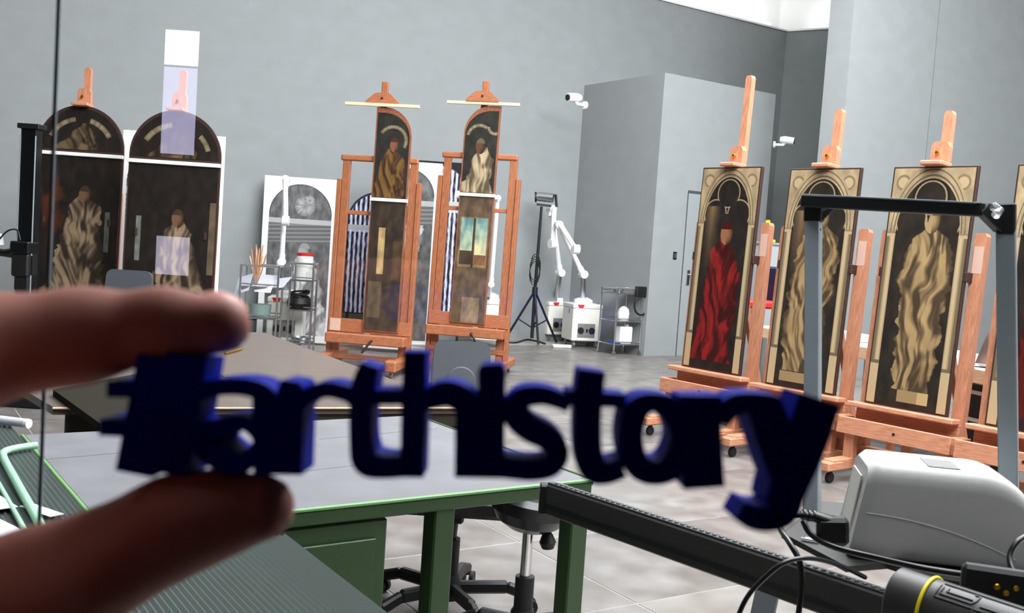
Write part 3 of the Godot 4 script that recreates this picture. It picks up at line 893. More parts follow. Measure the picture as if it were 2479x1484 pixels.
func easels() -> void:
	var spots := [
		[Vector3(1.478, 0.515, -7.256), -51.3, 2.6, 2.167, "beech easel with the tallest mast, holding the red robe panel near the door", "panel painted with a plain red robed figure under a pale arch, nearest the door"],
		[Vector3(1.959, 0.497, -6.66), -50.0, 3.5, 1.90, "beech easel behind the thin grey gantry post, second in the right row", "panel of a stone coloured robed figure partly hidden by the left gantry post"],
		[Vector3(2.429, 0.496, -6.045), -51.0, 4.0, 1.843, "beech easel behind the white power box, third in the right row", "panel of a stone coloured robed figure in full view under the black crossbar"],
		[Vector3(2.899, 0.496, -5.43), -51.0, 4.0, 1.90, "beech easel cut off by the right picture edge behind the right gantry post", "dark red figure panel cut off at the far right behind the right gantry post"],
	]
	var stone := {"niche": true, "rows": [Vector3(0.255, 0.03, 0.04), Vector3(0.30, 0.04, 0.13), Vector3(0.42, 0.03, 0.175), Vector3(0.6, 0.02, 0.15), Vector3(0.8, 0.03, 0.14), Vector3(0.93, 0.02, 0.12)], "head": [0.03, 0.325, 0.052, 0.082], "back": Color(0.15, 0.125, 0.10), "lit": Color(0.60, 0.50, 0.345), "dim": Color(0.26, 0.205, 0.145), "skin": Color(0.66, 0.55, 0.38), "plinth": [-0.06, 0.15, 1.385, 1.46], "seed": 5, "folds": 60.0}
	var stone2: Dictionary = stone.duplicate(true)
	stone2.merge({"seed": 9, "glow": true, "rows": [Vector3(0.255, 0.03, 0.05), Vector3(0.31, 0.03, 0.15), Vector3(0.4, 0.02, 0.17), Vector3(0.7, -0.02, 0.16), Vector3(0.93, -0.02, 0.14)], "plinth": [-0.17, 0.17, 1.39, 1.46]}, true)
	var red := {"niche": true, "glow": true, "rows": [Vector3(0.355, 0.0, 0.04), Vector3(0.41, 0.0, 0.11), Vector3(0.55, 0.02, 0.155), Vector3(0.72, 0.01, 0.16), Vector3(0.86, -0.02, 0.17), Vector3(0.96, -0.03, 0.2)], "head": [0.02, 0.48, 0.058, 0.085], "back": Color(0.13, 0.105, 0.09), "lit": Color(0.49, 0.10, 0.095), "dim": Color(0.20, 0.035, 0.035), "skin": Color(0.60, 0.40, 0.27), "seed": 3, "folds": 46.0}
	var red2: Dictionary = red.duplicate(true)
	red2.merge({"seed": 12, "glow": false, "lit": Color(0.30, 0.07, 0.06)}, true)
	var looks := [red, stone2, stone, red2]
	for i in 4:
		var s: Array = spots[i]
		studio_easel(s[4], s[0], s[1], s[2], 1.49, s[3], "beech studio easels")
		picture_panel(s[5], lean(s[0], s[1], s[2]), 0.54, 1.49, paint(232, 640, 0.54, 1.49, looks[i]), "panels on the right row of easels")
	# two wide arched panels on the left
	var left := [[Vector3(-3.707, 0.46, -8.39), 2.0, "beech easel holding the far left arched panel, mast above its crown", "far left dark arched panel with a large pale robed figure beside the black column"], [Vector3(-2.72, 0.41, -7.84), 0.0, "beech easel holding the arched panel under the bright reflection", "second dark arched panel with a smaller pale robed figure, under the bright reflection"]]
	for i in 2:
		var s: Array = left[i]
		studio_easel(s[2], s[0], s[1], 2.0, 1.79, 2.13, "beech studio easels", i == 1)
		var t := thing("arched_panel", s[3], "painting", lean(s[0], s[1], 2.0), "arched panels at the left")
		var out := arch_outline(0.36, 1.44)
		obj("board", pr(out, -0.025, 0.0), M.panel_edge, t)
		var inn := arch_outline(0.347, 1.44)
		var top := [Vector2(-0.347, 1.425), Vector2(0.347, 1.425)]
		top.append_array(arch_outline(0.343, 1.43).slice(2))
		var fig := {"rows": [Vector3(0.24, 0.05, 0.05), Vector3(0.31, 0.06, 0.13), Vector3(0.5, 0.05, 0.17), Vector3(0.72, 0.03, 0.21), Vector3(0.95, -0.02, 0.31)], "head": [0.06, 0.31, 0.05, 0.075], "lit": Color(0.56, 0.48, 0.38), "dim": Color(0.19, 0.155, 0.12), "skin": Color(0.47, 0.34, 0.25), "back": Color(0.125, 0.10, 0.085), "seed": 21, "folds": 52.0, "arch_in": [[0.72, 0.33, 0.78, 0.58, Color(0.42, 0.43, 0.40)], [0.84, 0.33, 0.9, 0.58, Color(0.35, 0.36, 0.33)], [0.06, 0.12, 0.36, 0.56, Color(0.34, 0.16, 0.10), Color(0.24, 0.12, 0.08), 1]]}
		if i == 1:
			fig.merge({"rows": [Vector3(0.32, 0.06, 0.04), Vector3(0.39, 0.05, 0.11), Vector3(0.55, 0.06, 0.15), Vector3(0.75, 0.09, 0.22), Vector3(0.96, 0.08, 0.30)], "head": [0.05, 0.41, 0.048, 0.075], "seed": 25, "arch_in": [[0.10, 0.30, 0.16, 0.56, Color(0.40, 0.41, 0.38)], [0.93, 0.2, 1.0, 0.62, Color(0.36, 0.31, 0.24)]]}, true)
		obj("painted_face", face_print(rect(-0.347, 0.347, 0.012, 1.365), 0.0, 0.003), paint(256, 480, 0.69, 1.353, fig), t)
		obj("painted_lunette", face_print(top, 0.0, 0.003), paint(256, 140, 0.69, 0.35, {"back": Color(0.13, 0.105, 0.085), "seed": 31 + i, "bands": [[0.0, 0.36, 0.27, 0.022, 0.5 + 1.2 * i, 1.3 + 1.3 * i], [0.0, 0.36, 0.27, 0.02, 1.75 if i == 0 else 0.3, 2.7 if i == 0 else 0.8]], "rows": [Vector3(0.35, 0.03, 0.02), Vector3(0.6, 0.02, 0.10), Vector3(0.99, -0.02, 0.2)], "lit": Color(0.40, 0.34, 0.24), "dim": Color(0.15, 0.115, 0.085)}), t)
		obj("cross_rail", bc(-0.365, 0.365, 1.372, 1.402, -0.002, 0.022, 0.003), M.white, t)
	# two old frame easels in the middle
	old_easel("old wooden frame easel on the left of the middle pair, paper label at its foot", Vector3(-1.288, 0.386, -9.85), -8.0, 1.9, -0.125, true, "tall narrow panel with a half arch on its right, on the left middle easel")
	old_easel("old wooden frame easel on the right of the middle pair, beside the dark chair back", Vector3(-0.443, 0.507, -10.1), -10.7, 3.0, 0.0, false, "tall narrow panel with a half arch on its left, showing a pale window view")

func arch_outline(r: float, spring: float) -> Array:
	var p := [Vector2(-r, 0), Vector2(r, 0)]
	for i in 25:
		var a := PI * i / 24.0
		p.append(Vector2(r * cos(a), spring - (0.36 - r) * 0.0 + r * sin(a)))
	return p

func half_arch(w: float, spring: float, top: float, flat: float, flip: bool, y0: float) -> Array:
	var p := [Vector2(-w / 2, y0), Vector2(w / 2, y0)]
	for i in 13:
		var a := PI / 2 * i / 12.0
		p.append(Vector2(-w / 2 + flat + (w - flat) * cos(a), spring + (top - spring) * sin(a)))
	p.append(Vector2(-w / 2, top))
	if flip:
		for i in p.size():
			p[i] = Vector2(-p[i].x, p[i].y)
		p.reverse()
	return p

func old_easel(label: String, c: Vector3, yaw: float, tilt: float, ox: float, arch_right: bool, panel_label: String) -> void:
	var t := thing("frame_easel", label, "easel", T(Vector3(c.x, 0, c.z), deg_to_rad(yaw)), "old frame easels")
	var p := Transform3D(Basis.from_euler(Vector3(deg_to_rad(-tilt), 0, 0)), Vector3(0, c.y, 0))
	var wv: Material = M.oldwood_v
	var wh: Material = M.oldwood_h
	var g := -c.y + 0.06
	var mx := ox - 0.01
	obj("mast", bc(mx - 0.033, mx + 0.033, 0.2, 2.475, -0.1, -0.055, 0.006), wv, t, p)
	obj("clamp_head", pr([Vector2(mx - 0.17, 2.245), Vector2(mx + 0.17, 2.245), Vector2(mx + 0.17, 2.262), Vector2(mx + 0.085, 2.34), Vector2(mx + 0.06, 2.352), Vector2(mx - 0.06, 2.352), Vector2(mx - 0.085, 2.34), Vector2(mx - 0.17, 2.262)], -0.054, 0.012 if arch_right else 0.045), wh, t, p)
	obj("clamp_bolt", lt([Vector2(0, 0.012), Vector2(0.01, 0.01), Vector2(0.012, 0)], p * T(Vector3(mx, 2.30, 0.012 if arch_right else 0.045), 0, PI / 2), 10), M.black, t)
	obj("batten", bc(ox - 0.38, ox + 0.375, 2.215, 2.245, 0.005, 0.035, 0.003), M.pine, t, p)
	obj("crossbar", bc(ox - 0.405, ox + 0.385, 1.675, 1.735, -0.09, -0.03, 0.012), wh, t, p)
	obj("lower_crossbar", bc(ox - 0.33, ox + 0.33, 1.145, 1.185, -0.09, -0.06, 0.004), wh, t, p)
	for s in [-1, 1]:
		obj("stile", bc(ox + s * 0.345 - 0.038, ox + s * 0.345 + 0.038, g, 1.70, -0.09, -0.045, 0.004), wv, t, p)
		obj("outer_stile", bc(ox + s * 0.408 - 0.022, ox + s * 0.408 + 0.022, g, 1.49, -0.1, -0.03, 0.004), wv, t, p)
		obj("foot", bx(Vector3(0.1, 0.09, 1.0), T(Vector3(ox + s * 0.385, 0.105, 0.02)), 0.012), wh, t)
		obj("toe", bx(Vector3(0.115, 0.11, 0.16), T(Vector3(ox + s * 0.385, 0.115, 0.46)), 0.015), wh, t)
		for z in [-0.4, 0.46]:
			caster(t, Vector3(ox + s * 0.385, 0, z), 0.03, M.steel)
	obj("lower_board", bc(ox - 0.42, ox + 0.42, -0.03, 0.105, -0.045, -0.02, 0.004), wh, t, p)
	var tray := obj("tray", bc(ox - 0.40, ox + 0.40, -0.135, -0.035, -0.045, 0.12, 0.01), wh, t, p)
	var ck := mb()
	tube(ck, [Vector3(ox + 0.08, -0.09, 0.12), Vector3(ox + 0.08, -0.09, 0.15), Vector3(ox + (0.0 if arch_right else 0.17), -0.21, 0.16)], 0.012, 8)
	obj("crank", ck, M.black, tray)
	obj("stretcher", bc(ox - 0.4, ox + 0.4, -0.30, -0.25, -0.08, -0.03, 0.006), wh, t, p)
	if arch_right:
		obj("paper_label", bc(ox - 0.40, ox - 0.29, -0.02, 0.10, -0.0195, -0.018, 0.0), M.sticker, t, p)
	# the picture
	var w := 0.365
	var q := thing("tall_panel", panel_label, "painting", lean(c, yaw, tilt), "tall narrow panels on the middle easels")
	obj("board", pr(half_arch(w, 1.92, 2.212, 0.10, not arch_right, 0.0), -0.025, 0.0), M.panel_border, q)
	var up := half_arch(w - 0.03, 1.915, 2.16, 0.07, not arch_right, 1.325)
	var lo := rect(-w / 2 + 0.012, w / 2 - 0.012, 0.01, 1.285)
	var ou := {"back": Color(0.15, 0.14, 0.12), "seed": 41, "rows": [Vector3(0.42, 0.0, 0.04), Vector3(0.55, 0.02, 0.12), Vector3(0.8, 0.0, 0.15), Vector3(0.995, -0.02, 0.16)], "head": [0.02, 0.31, 0.045, 0.075], "lit": Color(0.42, 0.31, 0.14), "dim": Color(0.20, 0.12, 0.09), "skin": Color(0.52, 0.33, 0.24), "bands": [[0.0, 0.27, 0.135, 0.017, -0.5, 2.6]], "folds": 44.0}
	var ol := {"back": Color(0.20, 0.165, 0.13), "seed": 43, "arch_in": [[0.0, 0.70, 1.0, 1.0, Color(0.235, 0.195, 0.155)], [0.26, 0.20, 0.46, 0.56, Color(0.62, 0.52, 0.36)], [0.72, 0.30, 0.98, 0.6, Color(0.27, 0.20, 0.14)], [0.05, 0.62, 0.45, 0.9, Color(0.31, 0.265, 0.21)]]}
	if not arch_right:
		ou.merge({"seed": 47, "rows": [Vector3(0.44, 0.04, 0.04), Vector3(0.6, 0.03, 0.11), Vector3(0.84, 0.0, 0.12), Vector3(0.90, -0.02, 0.17), Vector3(0.995, -0.02, 0.18)], "head": [0.0, 0.36, 0.05, 0.08], "lit": Color(0.66, 0.59, 0.47), "dim": Color(0.30, 0.26, 0.19), "skin": Color(0.36, 0.24, 0.17), "bands": [[-0.02, 0.27, 0.12, 0.017, 0.9, 3.0], [0.14, 0.16, 0.07, 0.016, -3.1, 0.4]]}, true)
		ol = {"back": Color(0.33, 0.265, 0.20), "seed": 53, "arch_in": [[0.06, 0.16, 0.94, 0.56, Color(0.46, 0.38, 0.26)], [0.10, 0.17, 0.47, 0.52, Color(0.38, 0.52, 0.52), Color(0.70, 0.70, 0.54)], [0.55, 0.17, 0.90, 0.52, Color(0.38, 0.52, 0.52), Color(0.80, 0.74, 0.54)], [0.10, 0.43, 0.47, 0.54, Color(0.24, 0.20, 0.15)], [0.55, 0.46, 0.90, 0.54, Color(0.42, 0.28, 0.20)], [0.47, 0.17, 0.53, 0.56, Color(0.22, 0.18, 0.13)], [0.0, 0.57, 1.0, 1.0, Color(0.335, 0.275, 0.21)], [0.28, 0.80, 0.82, 1.0, Color(0.47, 0.40, 0.31)]]}
	obj("painted_top", face_print(up, 0.0, 0.003), paint(160, 400, w - 0.03, 0.835, ou), q)
	obj("painted_face", face_print(lo, 0.0, 0.003), paint(160, 560, w - 0.024, 1.275, ol), q)
	obj("cross_rail", bc(-w / 2 - 0.005, w / 2 + 0.01, 1.288, 1.320, -0.004, 0.022, 0.003), M.white, q)

# ---------------------------------------------------------------- prints leaning by the wall, carts with tools
func board(label: String, at: Transform3D, w: float, h: float, o: Dictionary, edge: Material) -> void:
	var t := thing("print_board", label, "print", at, "photographic prints on boards")
	if o.get("arched", false):
		var rr := w / 2
		var sc := []
		for p in arch_outline(rr, h - rr):
			sc.append(p)
		obj("board", pr(sc, -0.02, 0.0), edge, t)
		obj("print", face_print(sc, 0.0, 0.002), paint(220, int(220 * h / w), w, h, o), t)
		for s in [-1, 1]:
			obj("leg", bc(s * w * 0.42 - 0.015, s * w * 0.42 + 0.015, -at.origin.y, 0.2, -0.05, -0.021, 0.002), M.black, t)
		return
	obj("board", bc(-w / 2, w / 2, 0, h, -0.02, 0.0, 0.002), edge, t)
	o["rough"] = 0.6
	if at.origin.y > 0.1:
		for s in [-1, 1]:
			obj("leg", bc(s * w * 0.42 - 0.015, s * w * 0.42 + 0.015, -at.origin.y, 0.2, -0.05, -0.021, 0.002), M.black, t)
	obj("print", face_print(rect(-w / 2 + 0.002, w / 2 - 0.002, 0.002, h - 0.002), 0.0, 0.002), paint(220, int(220 * h / w), w, h, o), t)

func prints_and_carts() -> void:
	var ga := {"back": Color(0.40, 0.40, 0.40), "lit": Color(0.86, 0.86, 0.86), "dim": Color(0.50, 0.50, 0.50), "skin": Color(0.72, 0.72, 0.72), "rows": [Vector3(0.44, 0.06, 0.05), Vector3(0.52, 0.08, 0.12), Vector3(0.7, 0.1, 0.2), Vector3(0.97, 0.1, 0.33)], "head": [0.07, 0.86, 0.07, 0.10], "mount": 0.07, "band_colour": Color(0.66, 0.66, 0.66), "seed": 61, "bands": [[0.05, 0.33, 0.06, 0.06, -3.2, 3.2], [0.1, 0.26, 0.03, 0.03, -3.2, 3.2]]}
	board("grey print of a robed figure on a white board behind the left chrome carts", lean(Vector3(-2.5433, -0.0411, -11.7000) * Vector3(1, 0, 1) + Vector3(0, 0.02, 0), 4.0, 1.5), 0.87, 1.93, ga, M.white)
	var gb: Dictionary = ga.duplicate(true)
	gb.merge({"seed": 67, "rows": [Vector3(0.1, 0.0, 0.04), Vector3(0.3, 0.06, 0.16), Vector3(0.47, 0.0, 0.2)], "head": [0.02, 0.28, 0.06, 0.09], "bands": []}, true)
	board("tall grey print on a white board seen between the two middle easels", lean(Vector3(-1.2890, 0.0000, -11.4256) + Vector3(0, 0.04, 0), 0.0, 1.5), 0.78, 2.16, gb, M.white)
	var xr := {"arched": true, "ribs": 112.0, "mount": 0.012, "seed": 71, "mount_colour": Color(0.10, 0.10, 0.11), "arch_line": Color(0.25, 0.25, 0.28)}
	board("radiograph print with pale upright stripes in the left middle easel's opening", lean(Vector3(-1.7126, 0.0000, -12.2380) + Vector3(0, 0.36, 0), 0.0, 1.0), 0.74, 1.50, xr, M.black)
	var xr2: Dictionary = xr.duplicate(true)
	xr2.merge({"seed": 73, "mount": 0.03, "arched": false}, true)
	board("radiograph print on black, seen in the right middle easel's opening", lean(Vector3(-1.0108, 0.0000, -12.1996) + Vector3(0, 0.42, 0), 0.0, 1.0), 0.86, 1.86, xr2, M.black)
	var ge: Dictionary = ga.duplicate(true)
	ge.merge({"seed": 77, "mount": 0.05}, true)
	board("print on a white board in the gap between the two arched panels", lean(Vector3(-3.8303, 1.4344, -9.3000) * Vector3(1, 0, 1), 2.0, 1.0), 0.86, 1.62, ge, M.white)
	var gf: Dictionary = ga.duplicate(true)
	gf.merge({"seed": 79, "mount": 0.05}, true)
	board("white edged print board showing right of the second arched panel", lean(Vector3(-3.0933, 1.4686, -8.9000) * Vector3(1, 0, 1), 2.0, 1.0), 0.9, 2.12, gf, M.white)
	# fume extractors on this side
	extractor("white fume extractor cabinet behind the left chrome carts, arm standing upright", Vector3(-2.5278, 0.0000, -11.2235), 0.12, Vector3(0.40, 0.52, 0.36), [Vector3(-2.5637, 0.9738, -11.0000), Vector3(-2.5658, 1.8802, -11.0000), Vector3(-2.5027, 1.4243, -10.8500)], 0.028)
	extractor("fume extractor half hidden behind the right middle easel, arm along its panel", Vector3(-0.3043, 0.0000, -12.8602), 0.1, Vector3(0.40, 0.55, 0.36), [Vector3(-0.2659, 0.8450, -11.9000), Vector3(-0.2543, 1.8674, -11.9000), Vector3(-0.7054, 1.8716, -11.8000)], 0.024)
	# carts
	var c1 := cart("chrome wire cart at far left holding brushes and papers", Vector3(-2.6396, 0.0000, -10.4795), 0.1, 0.38, 0.36, [0.14, 0.40, 0.72], 0.94)
	var c2 := cart("chrome wire cart with a black bag, in front of the grey robed print", Vector3(-2.2807, 0.0000, -10.8602), 0.05, 0.24, 0.30, [0.12, 0.48, 0.80], 0.98)
	var f1 := c1.transform
	var f2 := c2.transform
	var bj := thing("brush_jar", "jar of wooden brushes on the left chrome cart", "jar", f1 * T(Vector3(-0.06, 0.726, -0.05)))
	obj("jar", lt([Vector2(0, 0), Vector2(0.045, 0), Vector2(0.045, 0.12), Vector2(0.04, 0.12)]), M.clear, bj)
	var rng := RandomNumberGenerator.new()
	rng.seed = 15
	for i in 11:
		var tip := Vector3(rng.randf_range(-0.11, 0.09), rng.randf_range(0.26, 0.40), rng.randf_range(-0.05, 0.05))
		obj("brush", tb([Vector3(tip.x * 0.15, 0.01, tip.z * 0.2), tip, tip * 1.1], [0.006, 0.009, 0.004], 6), [M.tan, M.tan, M.wood_v, M.white][i % 4], bj)
	for i in 4:
		var pp := thing("paper_sheet", ["white paper hanging over the front edge of the left chrome cart", "folded white paper at the left end of the left chrome cart", "white paper stacked at the right of the left chrome cart", "lower white paper on the left chrome cart, under the hanging one"][i], "paper", f1 * T([Vector3(0.06, 0.76, 0.14), Vector3(-0.17, 0.74, 0.1), Vector3(0.19, 0.77, 0.05), Vector3(0.02, 0.735, 0.02)][i], rng.randf_range(-0.5, 0.5), [0.95, 0.9, 0.5, 0.1][i], [0.0, 0.5, 0.2, 0.0][i]), "papers on the left chrome cart")
		obj("sheet", bx(Vector3(0.19, 0.002, 0.22)), M.paper, pp)
	var gb1 := onshelf("glass_bottle", "slim glass bottle standing at the right of the brush jar", "bottle", f1, Vector3(0.14, 0.727, -0.08), [Vector2(0, 0), Vector2(0.03, 0), Vector2(0.03, 0.18), Vector2(0.014, 0.23), Vector2(0.014, 0.27), Vector2(0, 0.27)], M.clear)
	var tn := onshelf("clear_tub", "pale green translucent tub on the middle shelf of the left cart", "tub", f1, Vector3(0.0, 0.407, 0.05), [Vector2(0, 0), Vector2(0.11, 0), Vector2(0.12, 0.13), Vector2(0.115, 0.13), Vector2(0, 0.12)], M.tub)
	var wj := onshelf("white_jar", "white jar with a red lid on top of the second chrome cart", "jar", f2, Vector3(0.0, 0.806, 0.0), [Vector2(0, 0), Vector2(0.09, 0), Vector2(0.09, 0.24), Vector2(0.075, 0.26), Vector2(0, 0.26)], M.white)
	obj("lid", lt([Vector2(0.08, 0.258), Vector2(0.092, 0.262), Vector2(0.092, 0.285), Vector2(0, 0.29)]), M.red, wj)
	var bag := thing("black_bag", "round black cable bag on the middle shelf of the second cart", "bag", f2 * T(Vector3(-0.03, 0.486, 0.05)))
	obj("body", lt([Vector2(0, 0), Vector2(0.12, 0.0), Vector2(0.135, 0.06), Vector2(0.12, 0.12), Vector2(0.11, 0.12), Vector2(0.1, 0.02), Vector2(0, 0.02)]), M.black, bag)
	var loops := []
	for i in 50:
		var a := i * 0.4
		loops.append(Vector3(0.10 * cos(a), 0.13 + 0.03 * sin(a * 0.7) + 0.001 * i, 0.09 * sin(a)))
	obj("cable", tb(loops, 0.012, 6), M.rubber, bag)
	for i in 2:
		var gt := onshelf("clear_jar", ["small clear jar at the back of the second cart's top shelf", "small clear jar at the front of the second cart's top shelf"][i], "jar", f2, Vector3(0.07, 0.806, [-0.1, 0.1][i]), [Vector2(0, 0), Vector2(0.035, 0), Vector2(0.035, 0.08), Vector2(0.03, 0.09), Vector2(0, 0.09)], M.clear)
	var sb := thing("steel_tray", "steel instrument tray on the bottom shelf of the second cart", "tray", f2 * T(Vector3(0, 0.126, 0.0)))
	obj("dish", lt([Vector2(0, 0.004), Vector2(0.07, 0.004), Vector2(0.1, 0.05), Vector2(0.105, 0.05), Vector2(0.075, 0), Vector2(0, 0)]), M.steel, sb)
	# white storage box on the floor between the easels
	var wb := thing("white_bin", "low white bin on the floor between the two middle easels", "bin", T(Vector3(-1.0158, 0.0000, -10.8876), 0.2))
	obj("bin_body", bc(-0.12, 0.12, 0, 0.17, -0.12, 0.12, 0.012), M.cream, wb)
	obj("lid", bc(-0.125, 0.125, 0.17, 0.2, -0.125, 0.125, 0.012), M.white, wb)
	# black upright instrument at far left
	var bk := thing("column_instrument", "tall black column instrument beside the far left arched panel", "instrument", T(Vector3(-3.4150, 1.3186, -7.0000) * Vector3(1, 0, 1)))
	var top: float = (Vector3(-3.4310, 1.9145, -7.0000)).y
	var mid: float = (Vector3(-3.4066, 1.0879, -7.0000)).y
	obj("base", bx(Vector3(0.5, 0.08, 0.5), T(Vector3(0, 0.04, 0)), 0.01), M.black, bk)
	obj("column", bx(Vector3(0.105, top, 0.1), T(Vector3(0, top / 2, 0)), 0.004), M.black_gloss, bk)
	for s in [-1, 1]:
		obj("guide_rail", bx(Vector3(0.006, top - 0.1, 0.012), T(Vector3(s * 0.052, top / 2, 0.052)), 0.001), M.alu, bk)
	var cap := obj("cap", bx(Vector3(0.15, 0.035, 0.13), T(Vector3(0.0, top + 0.015, 0)), 0.004), M.black, bk)
	obj("cap_strip", bx(Vector3(0.14, 0.006, 0.002), T(Vector3(0, -0.012, 0.066)), 0.0005), M.brass, cap)
	obj("carriage", bx(Vector3(0.135, 0.09, 0.16), T(Vector3(-0.01, mid, 0.03)), 0.01), M.black_gloss, bk)
	obj("housing", bx(Vector3(0.12, 0.16, 0.15), T(Vector3(-0.005, mid - 0.12, 0.03)), 0.012), M.black, bk)
	obj("foot_block", bx(Vector3(0.1, 0.12, 0.13), T(Vector3(0.0, mid - 0.24, 0.02)), 0.01), M.black, bk)
	obj("arm", tb([Vector3(-0.06, mid - 0.04, 0.05), Vector3(-0.14, mid - 0.045, 0.05), Vector3(-0.45, mid - 0.03, 0.06)], [0.04, 0.026, 0.026], 12), M.black_gloss, bk)
	var sx := obj("sensor_box", bx(Vector3(0.12, 0.09, 0.09), T(Vector3(-0.225, mid + 0.035, 0.05), 0, 0, 0.15), 0.01), M.white, bk)
	for i in 2:
		obj("button", lt([Vector2(0, 0.004), Vector2(0.01, 0.003), Vector2(0.011, 0)], T(Vector3(0.03, 0.02 - 0.035 * i, 0.045), 0, PI / 2), 10), M.black, sx)
	obj("lead", tb(smooth_line([Vector3(-0.17, mid + 0.05, 0.06), Vector3(-0.11, mid + 0.11, 0.07), Vector3(-0.05, mid + 0.12, 0.06), Vector3(-0.02, mid + 0.05, 0.07)], 5), 0.006, 6), M.black, bk)

# ---------------------------------------------------------------- benches and chairs in the middle
func swivel_base(parent: Node, r: float, hub: float, m: Material, turn: float) -> void:
	obj("hub", lt([Vector2(0, hub + 0.05), Vector2(0.035, hub + 0.05), Vector2(0.05, hub), Vector2(0.045, hub - 0.04), Vector2(0, hub - 0.045)]), m, parent)
	for i in 5:
		var a := TAU * i / 5 + turn
		var d := Vector3(cos(a), 0, sin(a))
		var st := mb()
		bar(st, d * 0.03 + Vector3(0, hub, 0), d * r * 0.72 + Vector3(0, hub + 0.005, 0), 0.045, 0.035, Vector3.UP, 0.01)
		bar(st, d * r * 0.70 + Vector3(0, hub + 0.005, 0), d * r + Vector3(0, 0.065, 0), 0.04, 0.03, Vector3.UP, 0.01)
		obj("star_leg", st, m, parent)
		var c := mb()
		for s in [-1, 1]:
			var q := d.cross(Vector3.UP)
			tube(c, [d * r + q * s * 0.01 + Vector3(0, 0.028, 0), d * r + q * s * 0.026 + Vector3(0, 0.028, 0)], 0.028, 12)
		box(c, Vector3(0.02, 0.03, 0.02), T(d * r + Vector3(0, 0.055, 0)))
		obj("caster", c, M.rubber, parent)

func backrest_shape(w: float, h: float, t: float) -> SurfaceTool:
	var p := []
	var r := w * 0.16
	for q in [[w / 2 - r, h - r, 0.0], [-w / 2 + r, h - r, PI / 2], [-w / 2 + r * 1.0, r, PI], [w / 2 - r, r, PI * 1.5]]:
		for i in 7:
			var a: float = q[2] + PI / 2 * i / 6.0
			var k := 1.0 if q[1] > r else 1.06
			p.append(Vector2((q[0] + r * cos(a)) * k, q[1] + r * sin(a)))
	return pr(p, -t / 2, t / 2)

func office_chair(label: String, at: Vector3, yaw: float, back_top: float, w: float, h: float) -> void:
	var t := thing("office_chair", label, "chair", T(at, yaw), "grey office chairs")
	obj("backrest", backrest_shape(w, h, 0.05), M.grey_plastic, t, T(Vector3(0, back_top - h, 0.17), 0, -0.1))
	obj("back_panel", lt([Vector2(0, 0.003), Vector2(w * 0.24, 0.0028), Vector2(w * 0.26, 0)], T(Vector3(0, back_top - h * 0.6, 0.185), 0, PI / 2 - 0.1), 24), M.grey_plastic, t)
	var sp := mb()
	bar(sp, Vector3(0, 0.36, 0.10), Vector3(0, back_top - h * 0.6, 0.14), 0.06, 0.02)
	obj("back_stay", sp, M.black, t)
	obj("seat", bx(Vector3(w * 1.1, 0.06, 0.42), T(Vector3(0, 0.38, -0.05)), 0.025), M.grey_plastic, t)
	obj("column", tb([Vector3(0, 0.1, 0), Vector3(0, 0.36, 0)], 0.025), M.black, t)
	swivel_base(t, 0.28, 0.09, M.black, 0.3)

